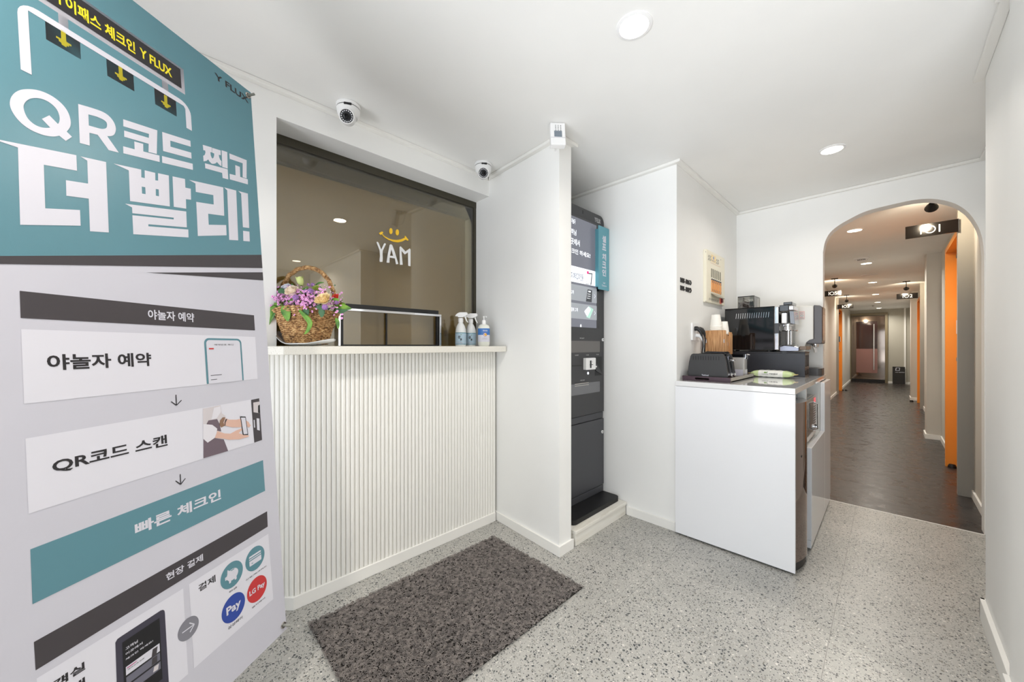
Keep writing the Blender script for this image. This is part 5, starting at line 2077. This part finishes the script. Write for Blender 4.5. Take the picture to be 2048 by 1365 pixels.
# hopper
m = MB()
hx0, hx1, hy0, hy1 = .078, .182, .045, .215
m.box(hx0, hx1, hy0, hy0 + .003, EH, EH + .086).box(hx0, hx1, hy1 - .003, hy1, EH, EH + .086).box(hx0, hx0 + .003, hy0, hy1, EH, EH + .086)
m.box(hx1 - .003, hx1, hy0, hy1, EH, EH + .086).box(hx0 + .03, hx0 + .032, hy0 + .003, hy1 - .003, EH, EH + .06)
hp = m.build('bean_hopper', M_SMOKE, es)
m = MB().prism(rrect(hx0 - .003, hy0 - .003, hx1 + .003, hy1 + .003, .008, 3), EH + .086, EH + .092)
m.build('hopper_lid', M_BLACKG, hp, bev=.002)
m = MB()
for a_, b_ in ((hx0, hy0), (hx1, hy0), (hx1, hy1), (hx0, hy1)):
    m.tube([(a_, b_, EH), (a_, b_, EH + .086)], .003, 6)
m.build('corner_post', M_SMOKE, hp)
m = MB()
V = []
for k in range(420):
    x_, y_ = RND.uniform(hx0 + .008, hx1 - .008), RND.uniform(hy0 + .008, hy1 - .008)
    m.sphere((x_, y_, EH + .006 + RND.uniform(0, .044)), .0062, 7, 5, 0, .7)
bn = m.build('coffee_beans', mat('coffee_bean', (96, 62, 44), .4), hp, smooth=True)
bn['kind'] = 'stuff'

# water purifier
wp = thing('water_purifier', 'white countertop water purifier with dark grey front and chrome taps', 'water purifier', (-.78, 3.405, CT_))
M_WP = mat('purifier_white', (216, 213, 205), .18, coat=.4)
m = MB(smat('y'))
body = [(0, 0), (.355, 0), (.355, .215), (.362, .238), (.378, .254), (.402, .262), (.402, .500), (.36, .506), (.03, .506), (0, .49)]
m.prism(body, -.19, 0)
m.build('body', M_WP, wp, bev=.006, seg=3)
MB(smat('y')).prism([(.02, .02), (.300, .02), (.300, .470), (.02, .470)], 0.0005, .003).build('side_cover', M_WP, wp, bev=.001)
m = MB(smat('y'))
fr_ = [(.403, .264), (.366, .250), (.358, .235), (.356, .262), (.356, .245), (.36, .232), (.450, .232), (.452, .262), (.452, .485), (.446, .503), (.403, .508)]
fr_ = [(.403, .266), (.378, .256), (.362, .240), (.359, .228), (.444, .228), (.450, .236), (.450, .484), (.440, .502), (.403, .508)]
m.prism(fr_, -.190, 0)
m.build('front_cover', mat('purifier_dark', (92, 90, 92), .35), wp, bev=.006, seg=3)
MB().box(.4505, .4525, .02, .17, .25, .49).build('front_glass', mat('purifier_glass', (84, 66, 58), .12, coat=.5), wp, bev=.001)
MB(Matrix.Translation((.4527, 0, 0)) @ smat('x')).text('coway', .06, .43, .10, .438, .0002, 0, .02).build('maker_name', M_WPRINT, wp)
m = MB(smat('y')).flat([rrect(.322, .408, .352, .466, .004, 3), rrect(.3235, .4095, .3505, .4645, .003, 3)[::-1]], .0034, 0)
for k_, (z_, mi_) in enumerate(((.458, 0), (.452, 1), (.446, 0), (.420, 0), (.415, 1))):
    m.flat([(.326, z_), (.326 + .022 - .003 * (k_ % 2), z_), (.326 + .022 - .003 * (k_ % 2), z_ + .0025), (.326, z_ + .0025)], .0034, mi_)
m.flat([circ(.337, .434, .008, 16), circ(.337, .434, .006, 16)[::-1]], .0034, 1)
m.build('caution_sticker', [MATS['label_red'], M_BGREY], wp)
for y_ in (.07, .12):
    m = MB().lathe([(.012, .205), (.014, .208), (.014, .228)], 16, (.405, y_))
    m.tube([(.372, y_, .225), (.395, y_, .205), (.402, y_, .185), (.404, y_, .165)], [.008, .008, .0075, .0065], 10)
    m.build('tap', M_CHROME, wp, smooth=True)
m = MB().prism(rrect(.356, .012, .448, .178, (0, .03, .03, 0), 5), .0, .052)
m.build('drip_cup', mat('purifier_tray', (68, 66, 66), .4), wp, bev=.003)

# wet wipes pack
wx, wy = -.553, 3.02
wt = thing('wet_wipes_pack', 'flat green and white pack of wet wipes in front of the black box', 'wipes pack', (wx, wy, CT_), math.radians(-3))
V, F = [], []
nu, nv = 26, 14
for i in range(nu + 1):
    s_ = -1 + 2 * i / nu
    th = .023 * (max(0, 1 - abs(s_) ** 4)) ** .6 + .0012
    wd = .052 - (.010 if abs(s_) > .9 else 0) + .003 * math.sin(i * 2.3)
    for j in range(nv):
        a = 2 * math.pi * j / nv
        c_, s2 = math.cos(a), math.sin(a)
        V.append((s_ * .122, wd * math.copysign(abs(c_) ** .8, c_), .0245 + th * math.copysign(abs(s2) ** .7, s2) + .0012 * math.sin(i * 1.7 + j)))
for i in range(nu):
    for j in range(nv):
        j2 = (j + 1) % nv
        F.append((i * nv + j, i * nv + j2, (i + 1) * nv + j2, (i + 1) * nv + j))
F.append(tuple(range(nv)))
F.append(tuple(range(nu * nv, (nu + 1) * nv)))
m = MB().add(V, F)
M_WIPE = mat('wipes_film', (196, 220, 150), .25)
nt, N, L, p = nodes(M_WIPE)
sx_ = N.new('ShaderNodeSeparateXYZ')
L.new(coords(nt), sx_.inputs[0])
ab = mth(nt, 'ABSOLUTE', sx_.outputs[0])
wnb = mth(nt, 'ADD', ab, mth(nt, 'MULTIPLY', noise(nt, coords(nt), 40, 2), .01))
L.new(ramp(nt, wnb, [(0.0, rgb(238, 240, 236)), (.068, rgb(238, 240, 236)), (.072, rgb(208, 226, 172)), (.12, rgb(196, 218, 152))], 'CONSTANT'), p.inputs['Base Color'])
wb = m.build('pack', M_WIPE, wt, smooth=True, ang=80)
m = MB()
m.box(-.134, -.121, -.036, .036, .023, .0255).box(.121, .136, -.036, .036, .023, .0255)
m.build('sealed_end', mat('wipes_end', (232, 206, 140), .3), wt)
m = MB(Matrix.Translation((0, -.0525, 0)) @ smat('y'))
m.text('ranjoi', -.004, .021, .042, .031, .0035, 0, .03)
m.text('natural', -.046, .020, -.010, .026, .0035, 1, .02)
m.flat([(-.036, .030), (-.030, .040), (-.020, .036), (-.012, .042), (-.016, .032), (-.028, .030)], .0035, 2)
m.build('pack_print', [M_BINK, M_BGREY, M_LEAF], wb)

# ---------------------------------------------------------------- wall C: numbers, breaker box, outlet
WX = -0.92
q = on_x(1360.3, 555, WX)
nm = thing('room_direction_lettering', 'raised black room number lettering with arrows on the cream wall', 'lettering', (WX, q.y, 1.50))
m = MB(smat('x'))
yr = on_x(1382, 565, WX).y - q.y
for body, z0_, z1_ in (('103-106>', 1.552, 1.583), ('101-102>', 1.502, 1.533)):
    zb_, zt_ = z0_ - 1.50, z1_ - 1.50
    m.text(body[:-1], 0, zb_, yr * .84, zt_, .0, 0, .02, ext=.005)
    zc_ = (zb_ + zt_) / 2
    m.prism([(yr * .88, zt_), (yr * .93, zt_), (yr, zc_), (yr * .93, zb_), (yr * .88, zb_), (yr * .95, zc_)], .0, .005)
m.build('numerals', M_BLACK, nm)

b0, b1 = on_x(1406.4, 600, WX), on_x(1442.9, 600, WX)
ez0, ez1 = 1.463, 1.834
eb = thing('flashlight_wall_case', 'cream metal wall case with vents and a row of six orange-labelled sticks', 'wall case', (WX, b0.y, ez0))
bwid = b1.y - b0.y
bhg = ez1 - ez0
m = MB(smat('x')).box(0, bwid, 0, bhg, 0, .022)
bo = m.build('case', M_CREAM, eb, bev=.002)


def K4(x, y):
    """pixel in the 10.5x crop -> case coordinates"""
    q_ = on_x(1340 + x / 10.5, 490 + y / 10.5, WX + .022)
    return (q_.y - b0.y, q_.z - ez0)


m = MB(smat('x'))
for (x0, y0) in [(808, 235), (830, 245), (852, 255), (808, 295), (830, 305), (852, 317), (978, 322), (998, 332), (1016, 342), (978, 380), (998, 388), (1016, 396)]:
    a = K4(x0, y0)
    m.flat([(a[0] - .012, a[1] - .009), (a[0] - .004, a[1] - .009), (a[0] + .012, a[1] + .009), (a[0] + .004, a[1] + .009)], .0225)
for k in range(10):
    a = K4(822 + k * 21, 1135 + k * 5.5)
    m.flat([(a[0] - .010, a[1] - .008), (a[0] - .003, a[1] - .008), (a[0] + .010, a[1] + .008), (a[0] + .003, a[1] + .008)], .0225)
for x0, y0 in ((750, 147), (1066, 316), (752, 1185), (1075, 1262)):
    a = K4(x0, y0)
    m.flat(circ(a[0], a[1], .004, 10), .0226)
m.build('vent_slots', M_BLACK, bo)
m = MB(smat('x'))
a, b = K4(862, 345), K4(965, 250)
m.flat([(a[0], a[1]), (b[0], a[1] - .0), (b[0], b[1]), (a[0], b[1])], .0226, 0)
c_ = ((a[0] + b[0]) / 2, (a[1] + b[1]) / 2 + .006)
m.flat(circ(c_[0], c_[1], .012, 16), .0229, 1)
m.text('SAFETY', a[0] + .012, a[1] + .006, b[0] - .012, a[1] + .013, .0229, 1, .02)
a, b = K4(848, 372), K4(1058, 468)
m.flat([(a[0], a[1] - .001), (b[0], a[1] - .001), (b[0], a[1] + .001), (a[0], a[1] + .001)], .0226, 2)
m.build('maker_plate', [mat('plate_cream', (236, 212, 160), .4), mat('plate_blue', (90, 130, 190), .4), mat('plate_orange', (214, 150, 110), .4)], bo)
for k in range(6):
    xx = 873 + k * 36
    a = K4(xx, 500 + k * 16)
    b = K4(xx, 680 + k * 15)
    m = MB(smat('x')).box(a[0] - .009, a[0] + .009, b[1], a[1], .0222, .0245)
    m.build('clear_slot', mat('clear_slot', (128, 124, 104), .2), eb)
    a = K4(xx + 3, 715 + k * 14)
    b = K4(xx + 3, 985 + k * 12)
    m = MB(smat('x')).box(a[0] - .0105, a[0] + .0105, b[1], a[1], .0222, .027, 0)
    hgt_ = a[1] - b[1]
    m.box(a[0] - .0106, a[0] + .0106, a[1] - hgt_ * .10, a[1] + .0005, .0222, .0273, 1)
    m.box(a[0] - .005, a[0] + .005, a[1] - hgt_ * .30, a[1] - hgt_ * .15, .0222, .0275, 1)
    m.box(a[0] - .003, a[0] + .003, b[1] + hgt_ * .03, b[1] + hgt_ * .20, .0222, .0275, 1)
    m.build('stick', [mat('stick_orange', (226, 154, 84), .4), mat('stick_ink', (58, 62, 74), .4)], eb)
a, b = K4(858, 1020), K4(1068, 1085)
m = MB(smat('x')).add([(a[0], a[1] + .004, .0222), (b[0], a[1] + .004, .0222), (b[0] - .01, a[1] - .022, .052), (a[0] + .01, a[1] - .022, .052), (a[0] + .01, a[1] - .026, .050), (b[0] - .01, a[1] - .026, .050)],
                      [(0, 1, 2, 3), (3, 2, 5, 4)])
m.build('drip_ledge', mat('ledge_grey', (160, 158, 138), .3), eb)
a = K4(1058, 1175)
m = MB(smat('x')).box(a[0] - .018, a[0] + .018, a[1] - .024, a[1] + .026, .0222, .028, 0).box(a[0] - .012, a[0] + .012, a[1] - .016, a[1] + .016, .028, .040, 1)
m.build('rocker_switch', [mat('switch_rim', (220, 110, 90), .4), mat('switch_red', (96, 26, 30), .3)], eb, bev=.002)

o0, o1 = on_x(1382, 645, WX), on_x(1397.8, 682, WX)
ot = thing('wall_outlet', 'white double wall outlet with black and white plugs on the cream wall', 'outlet', (WX, o0.y, 1.187))
m = MB(smat('x')).prism(rrect(0, 0, o1.y - o0.y, .118, .008, 4), .0, .010)
m.build('face_plate', M_WHITE, ot, bev=.002)
M_CABLE = mat('cable_black', (24, 23, 24), .4)


def plug(name, label, y, z, mtl, pts):
    rp_ = .015 if mtl is M_CABLE else .012
    t_ = thing(name, label, 'plug', (WX + .0105, o0.y + y, 1.187 + z), 0, 'plugs in the wall outlet')
    m_ = MB().tube([(0, 0, 0), (.012, 0, 0), (.024, 0, -.004), (.034, .001, -.018), (.040, .003, -.036), (.043, .004, -.052)], [rp_ * k_ for k_ in (1, 1.03, .95, .78, .56, .34)], 12)
    m_.build('plug_body', mtl, t_, smooth=True)
    m_ = MB().tube(pts, .0040 if mtl is M_CABLE else .003, 8)
    m_.build('cord', mtl, t_, smooth=True)


zt = CT_ - (1.187)
plug('power_plug', 'black plug with hanging cord in the left side of the wall outlet', .040, .080, M_CABLE,
     [(.042, .004, -.048), (.048, .008, -.07), (.046, .018, -.12), (.036, .02, -.18), (.026, .0, -.25), (.024, -.02, -.315)])
plug('power_plug', 'black plug with cord in the right side of the wall outlet', .098, .078, M_CABLE,
     [(.042, .004, -.048), (.05, -.004, -.07), (.050, -.02, -.11), (.040, .01, -.18), (.034, .06, -.26), (.03, .09, -.31)])
plug('power_plug', 'white plug in the lower part of the wall outlet', .070, .034, M_WHITE,
     [(.042, .004, -.048), (.044, .01, -.07), (.034, .03, -.12), (.026, .05, -.18), (.022, .07, -.262)])

# ---------------------------------------------------------------- lobby downlights
def downlight(loc, label, group, watts, col, r=.055, spread=150):
    t_ = thing('ceiling_downlight', label, 'ceiling light', loc, 0, group)
    m_ = MB().lathe([(r + .012, 0), (r + .012, -.003), (r, -.005), (r, -.001)], 32, cap=False)
    m_.build('trim_ring', M_WHITE, t_, smooth=True)
    m_ = MB().lathe([(0, -.002), (r, -.002)], 32, cap=False)
    m_.build('diffuser', mat('diffuser_%d' % int(col[2] * 100), (255, 252, 246), .5, emit=(255, 250 if col[2] > .9 else 240, 242 if col[2] > .9 else 214), es=7.0), t_)
    l_ = bpy.data.lights.new('lamp', 'AREA')
    l_.shape = 'DISK'
    l_.size = 2 * r
    l_.energy = watts
    l_.color = col
    l_.spread = math.radians(spread)
    lo_ = bpy.data.objects.new('lamp', l_)
    COL.objects.link(lo_)
    lo_.parent = t_
    lo_.location = (0, 0, -.008)
    return t_


LW = 7.2
q = on_z(1268, 52, CEIL)
downlight((q.x, q.y, CEIL), 'round downlight in the lobby ceiling nearest the camera', 'lobby downlights', LW * .62, (1, .93, .85), .05)
q = on_z(1664, 299, CEIL)
downlight((q.x, q.y, CEIL), 'round downlight in the lobby ceiling near the arch', 'lobby downlights', LW * .5, (1, .93, .85), .05)
downlight((1.45, 1.42, CEIL), 'round downlight over the right side of the lobby, seen in the dark glass', 'lobby downlights', LW * 1.9, (1, .93, .85), .05)
downlight((-.75, -.45, CEIL), 'round downlight in the ceiling just inside the entrance', 'lobby downlights', LW * 1.9, (1, .93, .85), .05)

# ---------------------------------------------------------------- corridor
CLX, CRX, CE = -0.873, 0.452, 16.3
ORD = 0.06
M_ORW = M_ORANGE


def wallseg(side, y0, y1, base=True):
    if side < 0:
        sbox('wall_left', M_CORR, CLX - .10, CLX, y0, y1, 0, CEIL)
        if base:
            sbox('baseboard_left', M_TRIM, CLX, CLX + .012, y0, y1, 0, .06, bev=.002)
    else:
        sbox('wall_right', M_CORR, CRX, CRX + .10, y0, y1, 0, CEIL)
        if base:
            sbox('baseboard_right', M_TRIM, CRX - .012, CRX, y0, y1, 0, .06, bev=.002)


DH = 2.03
doorn = [1]


def doorset(side, y0, y1, proud, lock=True):
    """orange door between two projecting casings"""
    X = CLX if side < 0 else CRX
    s = -side      # direction into the corridor
    doorn[0] += 1
    leafx = X - s * .020
    m_ = MB().box(leafx, leafx - s * .04, y0 + .055, y1, .008, DH)
    d_ = struct(m_.build('door_%d' % doorn[0], M_ORANGE, bev=.002))
    m_ = MB()
    m_.box(X - s * .06, X + s * proud, y0, y0 + .055, 0, CEIL)
    m_.build('door_casing', M_CASING, d_)
    m_ = MB()
    m_.box(X - s * .06, X + s * proud * .9, y1, y1 + .055, 0, DH + .05, 0)
    m_.build('door_reveal', M_ORANGE, d_)
    m_ = MB().box(X - s * .06, X + s * proud * .9, y0 + .055, y1, DH + .004, DH + .05)
    m_.build('door_head', M_ORANGE, d_)
    sbox('wall_left' if side < 0 else 'wall_right', M_CORR, X - s * .06, X + s * .0, y0 + .055, y1 + .055, DH + .05, CEIL)
    sbox('wall_left' if side < 0 else 'wall_right', M_CORR, X - s * .12, X - s * .062, y0, y1 + .055, 0, CEIL)
    m_ = MB().box(leafx, leafx + s * .026, y1 - .16, y1 - .09, 1.255, 1.395)
    k_ = m_.build('digital_lock', mat('lock_body', (42, 50, 62), .3), d_, bev=.004)
    m_ = MB().box(leafx + s * .026, leafx + s * .032, y1 - .155, y1 - .095, 1.262, 1.388)
    m_.build('lock_face', mat('lock_face', (214, 220, 228), .3), k_)
    m_ = MB().box(leafx, leafx + s * .035, y1 - .14, y1 - .11, 1.01, 1.045)
    m_.build('door_knob', M_STEEL, d_, bev=.004)
    m_ = MB().box(leafx, leafx + s * .03, y1 - .20, y1 - .05, DH - .06, DH - .03)
    m_.build('door_closer', M_DARK, d_, bev=.003)
    return d_


# right wall: segments, room 101, pillar, room 102, pillar
wallseg(1, AY1, 4.447)
doorset(1, 4.447, 5.437, .078)
wallseg(1, 5.492, 6.88)
sbox('pillar_1', M_CORR, .33, CRX + .05, 6.88, 7.18, 0, CEIL).__setitem__('kind', 'structure')
sbox('baseboard_pillar', M_TRIM, .318, CRX, 6.868, 7.192, 0, .06, bev=.002)
wallseg(1, 7.18, 10.04)
doorset(1, 10.04, 11.12, .049)
wallseg(1, 11.175, CE)
sbox('pillar_2', M_CORR, .333, CRX + .05, 11.49, 11.95, 0, CEIL)
sbox('baseboard_pillar', M_TRIM, .321, CRX, 11.478, 11.962, 0, .06, bev=.002)
# left wall: room 105 (hidden behind the arch), room 103
wallseg(-1, AY1, 7.9)
doorset(-1, 7.9, 8.85, .042)
wallseg(-1, 8.905, 11.70)
doorset(-1, 11.70, 12.71, .042)
wallseg(-1, 12.765, CE)
# end wall with steel framed door
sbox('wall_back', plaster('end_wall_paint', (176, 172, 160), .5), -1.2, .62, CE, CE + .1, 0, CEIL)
sbox('baseboard_back', M_TRIM, -.075, CRX, CE - .012, CE, 0, .06)
sbox('trim_6', M_TRIM, .33, .37, CE - .02, CE, 0, CEIL)
e0, e1 = on_y(1703, 700, CE).x, on_y(1770, 700, CE).x
ed = struct(MB(Matrix.Translation((0, CE - .02, 0)) @ smat('y')).prism([rrect(e0, .10, e1, 2.10, .001, 1), [(e0 + .115, .30), (e1 - .165, .30), (e1 - .165, 1.93), (e0 + .115, 1.93)][::-1]],
                                                                        .0, .04).build('door_1', mat('polished_door_steel', (128, 117, 108), .06, 1.0), bev=.003))
m = MB(Matrix.Translation((0, CE - .02, 0)) @ smat('y'))
m.box(e0 + .11, e1 - .16, 1.06, 1.93, .012, .022)
m.build('door_glass', mat('door_dark_glass', (50, 34, 32), .06, coat=.5), ed)
m = MB(Matrix.Translation((0, CE - .02, 0)) @ smat('y'))
m.box(e0 + .11, e1 - .16, .30, 1.06, .012, .022)
m.build('frosted_film', mat('copper_film', (150, 112, 104), .25, .6), ed)
m = MB(Matrix.Translation((0, CE - .02, 0)) @ smat('y'))
xh = on_y(1748, 700, CE).x
for z_ in (.50, 1.72):
    m.tube([(xh, z_, .03), (xh, z_, .09)], .010, 8)
m.tube([(xh, .40, .09), (xh, 1.84, .09)], .016, 10)
m.build('pull_handle', M_CHROME, ed, smooth=True)
m = MB(Matrix.Translation((0, CE - .02, 0)) @ smat('y'))
m.box(e0 - .03, e0, .0, 2.19, -.015, .03).box(e1, e1 + .06, 0, 2.19, -.015, .03).box(e0, e1, 2.12, 2.19, -.015, .03)
m.build('door_casing', mat('casing_olive', (122, 110, 86), .4), ed)
m = MB(Matrix.Translation((0, CE - .02, 0)) @ smat('y'))
m.box(e0, e1, 0, .095, -.015, .05)
m.build('door_threshold', M_BLACK, ed)
# small black board on the floor
s0_, s1_ = on_y(1785, 750, CE - .05), on_y(1810, 750, CE - .05)
bd = thing('floor_sign_board', 'small black sign board on the floor leaning by the end wall', 'sign board', (s0_.x, CE - .075, 0))
m = MB(Matrix.Rotation(math.radians(-4), 4, 'X') @ smat('y')).box(0, s1_.x - s0_.x, 0.0, .52, .0, .012)
bo = m.build('board', mat('board_black', (26, 24, 24), .4), bd)
m = MB(Matrix.Rotation(math.radians(-4), 4, 'X') @ smat('y'))
m.flat([[(.06, .40), (.15, .40), (.16, .49), (.07, .49)], [(.075, .41), (.14, .41), (.145, .48), (.085, .48)][::-1]], .0135)
m.text('NO ENTRY', .06, .34, .26, .36, .0135, 0, .02)
m.build('board_print', M_WPRINT, bo)

# door stops
for px, py in ((1692, 782), (1823, 804), (1913, 937), (1657, 829), (1680, 781.5)):
    q = on_z(px, py, 0)
    x_ = min(max(q.x, CLX + .04), CRX - .03)
    o_ = MB().lathe([(.028, 0), (.028, .012), (.02, .03), (0, .032)], 14).build('door_stop', M_BLACK, None, (x_, q.y, .0005), smooth=True)
    lab = {1692: 'dark rubber door stop out on the floor across from room 102, left side', 1823: 'dark rubber door stop at the foot of the far right pillar',
           1913: 'dark rubber door stop in front of the nearest orange door', 1657: 'dark rubber door stop at the left corridor wall near the arch',
           1680: 'dark rubber door stop at the foot of the orange door of room 103'}[px]
    tag(o_, lab, 'door stop', 'door stops in the corridor')

# hanging number signs and their spotlights
M_SIGN = mat('sign_black_gloss', (22, 18, 16), .12)
M_NUMGLOW = mat('numeral_white_glow', (250, 248, 244), .4, emit=(255, 250, 240), es=.5)  # plain white numerals; added glow stands in for spotlight falling on them
M_LAMPB = mat('spot_black', (26, 22, 20), .4)
M_BULB = mat('bulb_warm', (255, 240, 210), .4, emit=(255, 226, 176), es=14)


def signset(side, y, w, h, z1_, num, label, lamp, lamplabel, watts=4.0):
    X = (CRX - .076) if side > 0 else (CLX + .03)
    x0, x1 = (X - w, X) if side > 0 else (X, X + w)
    t_ = thing('room_number_sign', label, 'sign', ((x0 + x1) / 2, y, z1_ - h), 0, 'hanging room number signs')
    m_ = MB(smat('y')).box(-w / 2, w / 2, 0, h, -.006, .006)
    b_ = m_.build('sign_panel', M_SIGN, t_, bev=.001)
    m_ = MB(smat('y'))
    dw = w * (.14 if side > 0 else 0.0)
    # numeral strokes: 1, 0 as a wide circle, last digit
    cx = -w * .02 + dw * .0
    hh_ = h * .58
    zc_ = h * .5
    lw = h * .055
    m_.box(cx - w * .185, cx - w * .185 + lw * 1.2, zc_ - hh_ / 2, zc_ + hh_ / 2, .0065, .009)
    m_.prism([circ(cx, zc_, hh_ * .52, 32), circ(cx, zc_, hh_ * .52 - lw, 32)[::-1]], .0065, .009)
    if num == '101':
        m_.box(cx + w * .165, cx + w * .165 + lw * 1.2, zc_ - hh_ / 2, zc_ + hh_ / 2, .0065, .009)
    else:
        m_.text(num[2], cx + w * .14, zc_ - hh_ / 2, cx + w * .14 + hh_ * .62, zc_ + hh_ / 2, .0065, 0, 0.0, ext=.0025)
    m_.build('numerals', M_NUMGLOW, b_)
    m_ = MB()
    if side > 0:
        m_.box(w / 2, w / 2 + .003, -.010, .010, 0, h)
    else:
        m_.box(-w / 2 - .012, -w / 2, -.008, .008, 0, h)
    m_.build('bracket', M_DARK, t_)
    lx, ly = lamp
    s_ = thing('spotlight', lamplabel, 'spotlight', (lx, ly, CEIL), 0, 'black ceiling spotlights')
    MB().box(-.045, .045, -.02, .02, -.012, -.0005).build('ceiling_bar', M_LAMPB, s_, bev=.002)
    MB().tube([(0, 0, -.012), (0, 0, -.10)], .005, 8).build('stem', M_LAMPB, s_, smooth=True)
    tgt = Vector(((x0 + x1) / 2 - lx, y - ly, (z1_ - h * .6) - (CEIL - .12)))
    dn = tgt.normalized()
    qn = Vector((0, 0, -1)).rotation_difference(dn).to_matrix().to_4x4()
    Mx = Matrix.Translation((0, 0, -.12)) @ qn
    hd_ = MB(Mx).lathe([(.0, .030), (.014, .026), (.020, .012), (.030, -.010), (.036, -.030), (.033, -.030), (.026, -.008), (0, .004)], 24).build('lamp_head', M_LAMPB, s_, smooth=True)
    MB(Mx).sphere((0, 0, -.012), .020, 16, 10).build('bulb', M_BULB, hd_, smooth=True)
    l_ = bpy.data.lights.new('spot', 'SPOT')
    l_.energy = watts * 2.2
    l_.color = (1, .84, .62)
    l_.spot_size = math.radians(125)
    l_.spot_blend = .6
    l_.shadow_soft_size = .02
    lo_ = bpy.data.objects.new('spot', l_)
    COL.objects.link(lo_)
    lo_.parent = s_
    lo_.matrix_local = Mx @ Matrix.Translation((0, 0, -.04))
    return t_


q = on_y(1810.7, 465, 4.44)
signset(1, 4.435, abs(q.x - (CRX - .076)), .10, 2.127, '101', 'black hanging sign reading 101, the nearest one beyond the arch', (.22, 4.08), 'black spotlight just beyond the arch, aimed at the 101 sign', 5)
signset(1, 10.02, .27, .10, 2.125, '102', 'black hanging sign reading 102 farther down on the right', (.22, 9.55), 'black spotlight aimed at the 102 sign', 5)
signset(-1, 8.9, .25, .10, 2.16, '105', 'black hanging sign reading 105 on the left wall', (-.64, 8.3), 'black spotlight aimed at the 105 sign', 5)
signset(-1, 11.68, .27, .10, 2.13, '103', 'black hanging sign reading 103, farthest on the left', (-.66, 11.2), 'black spotlight aimed at the 103 sign', 5)

for k, (a_, b_) in enumerate(((4.98, -.235), (7.08, -.215), (9.28, -.20), (11.47, -.20), (13.6, -.20), (15.7, -.20))):
    downlight((b_, a_, CEIL), ['first', 'second', 'third', 'fourth', 'fifth', 'sixth'][k] + ' downlight of the row in the corridor ceiling, counted from the arch', 'corridor downlights',
              13.0, (1, .95, .86), .055)
q = on_z(1723, 517, CEIL)
sd = thing('smoke_detector', 'round white smoke detector on the corridor ceiling', 'smoke detector', (q.x, q.y, CEIL))
MB().lathe([(.075, 0), (.075, -.012), (.060, -.022), (.055, -.036), (.045, -.042), (0, -.044)], 28).build('detector_body', M_WHITE, sd, smooth=True)
m = MB()
for k in range(5):
    m.box(-.035 + k * .016, -.026 + k * .016, -.062, -.050, -.034, -.024)
m.build('sounder_holes', M_DARK, sd)
q = on_z(1738, 550, CEIL)
tag(MB().lathe([(.10, 0), (.10, -.006), (.09, -.008), (0, -.008)], 32).build('speaker_cover', M_WHITE, None, (q.x, q.y, CEIL), smooth=True), 'flat white disc cover on the corridor ceiling', 'ceiling cover')
q = on_z(1746, 611, CEIL)
sp = thing('sprinkler', 'small metal sprinkler head on the far corridor ceiling', 'sprinkler', (q.x, q.y, CEIL))
MB().lathe([(.035, 0), (.035, -.004), (.010, -.008), (.010, -.03), (.022, -.034), (.022, -.037), (0, -.038)], 16).build('sprinkler_body', M_STEEL, sp, smooth=True)
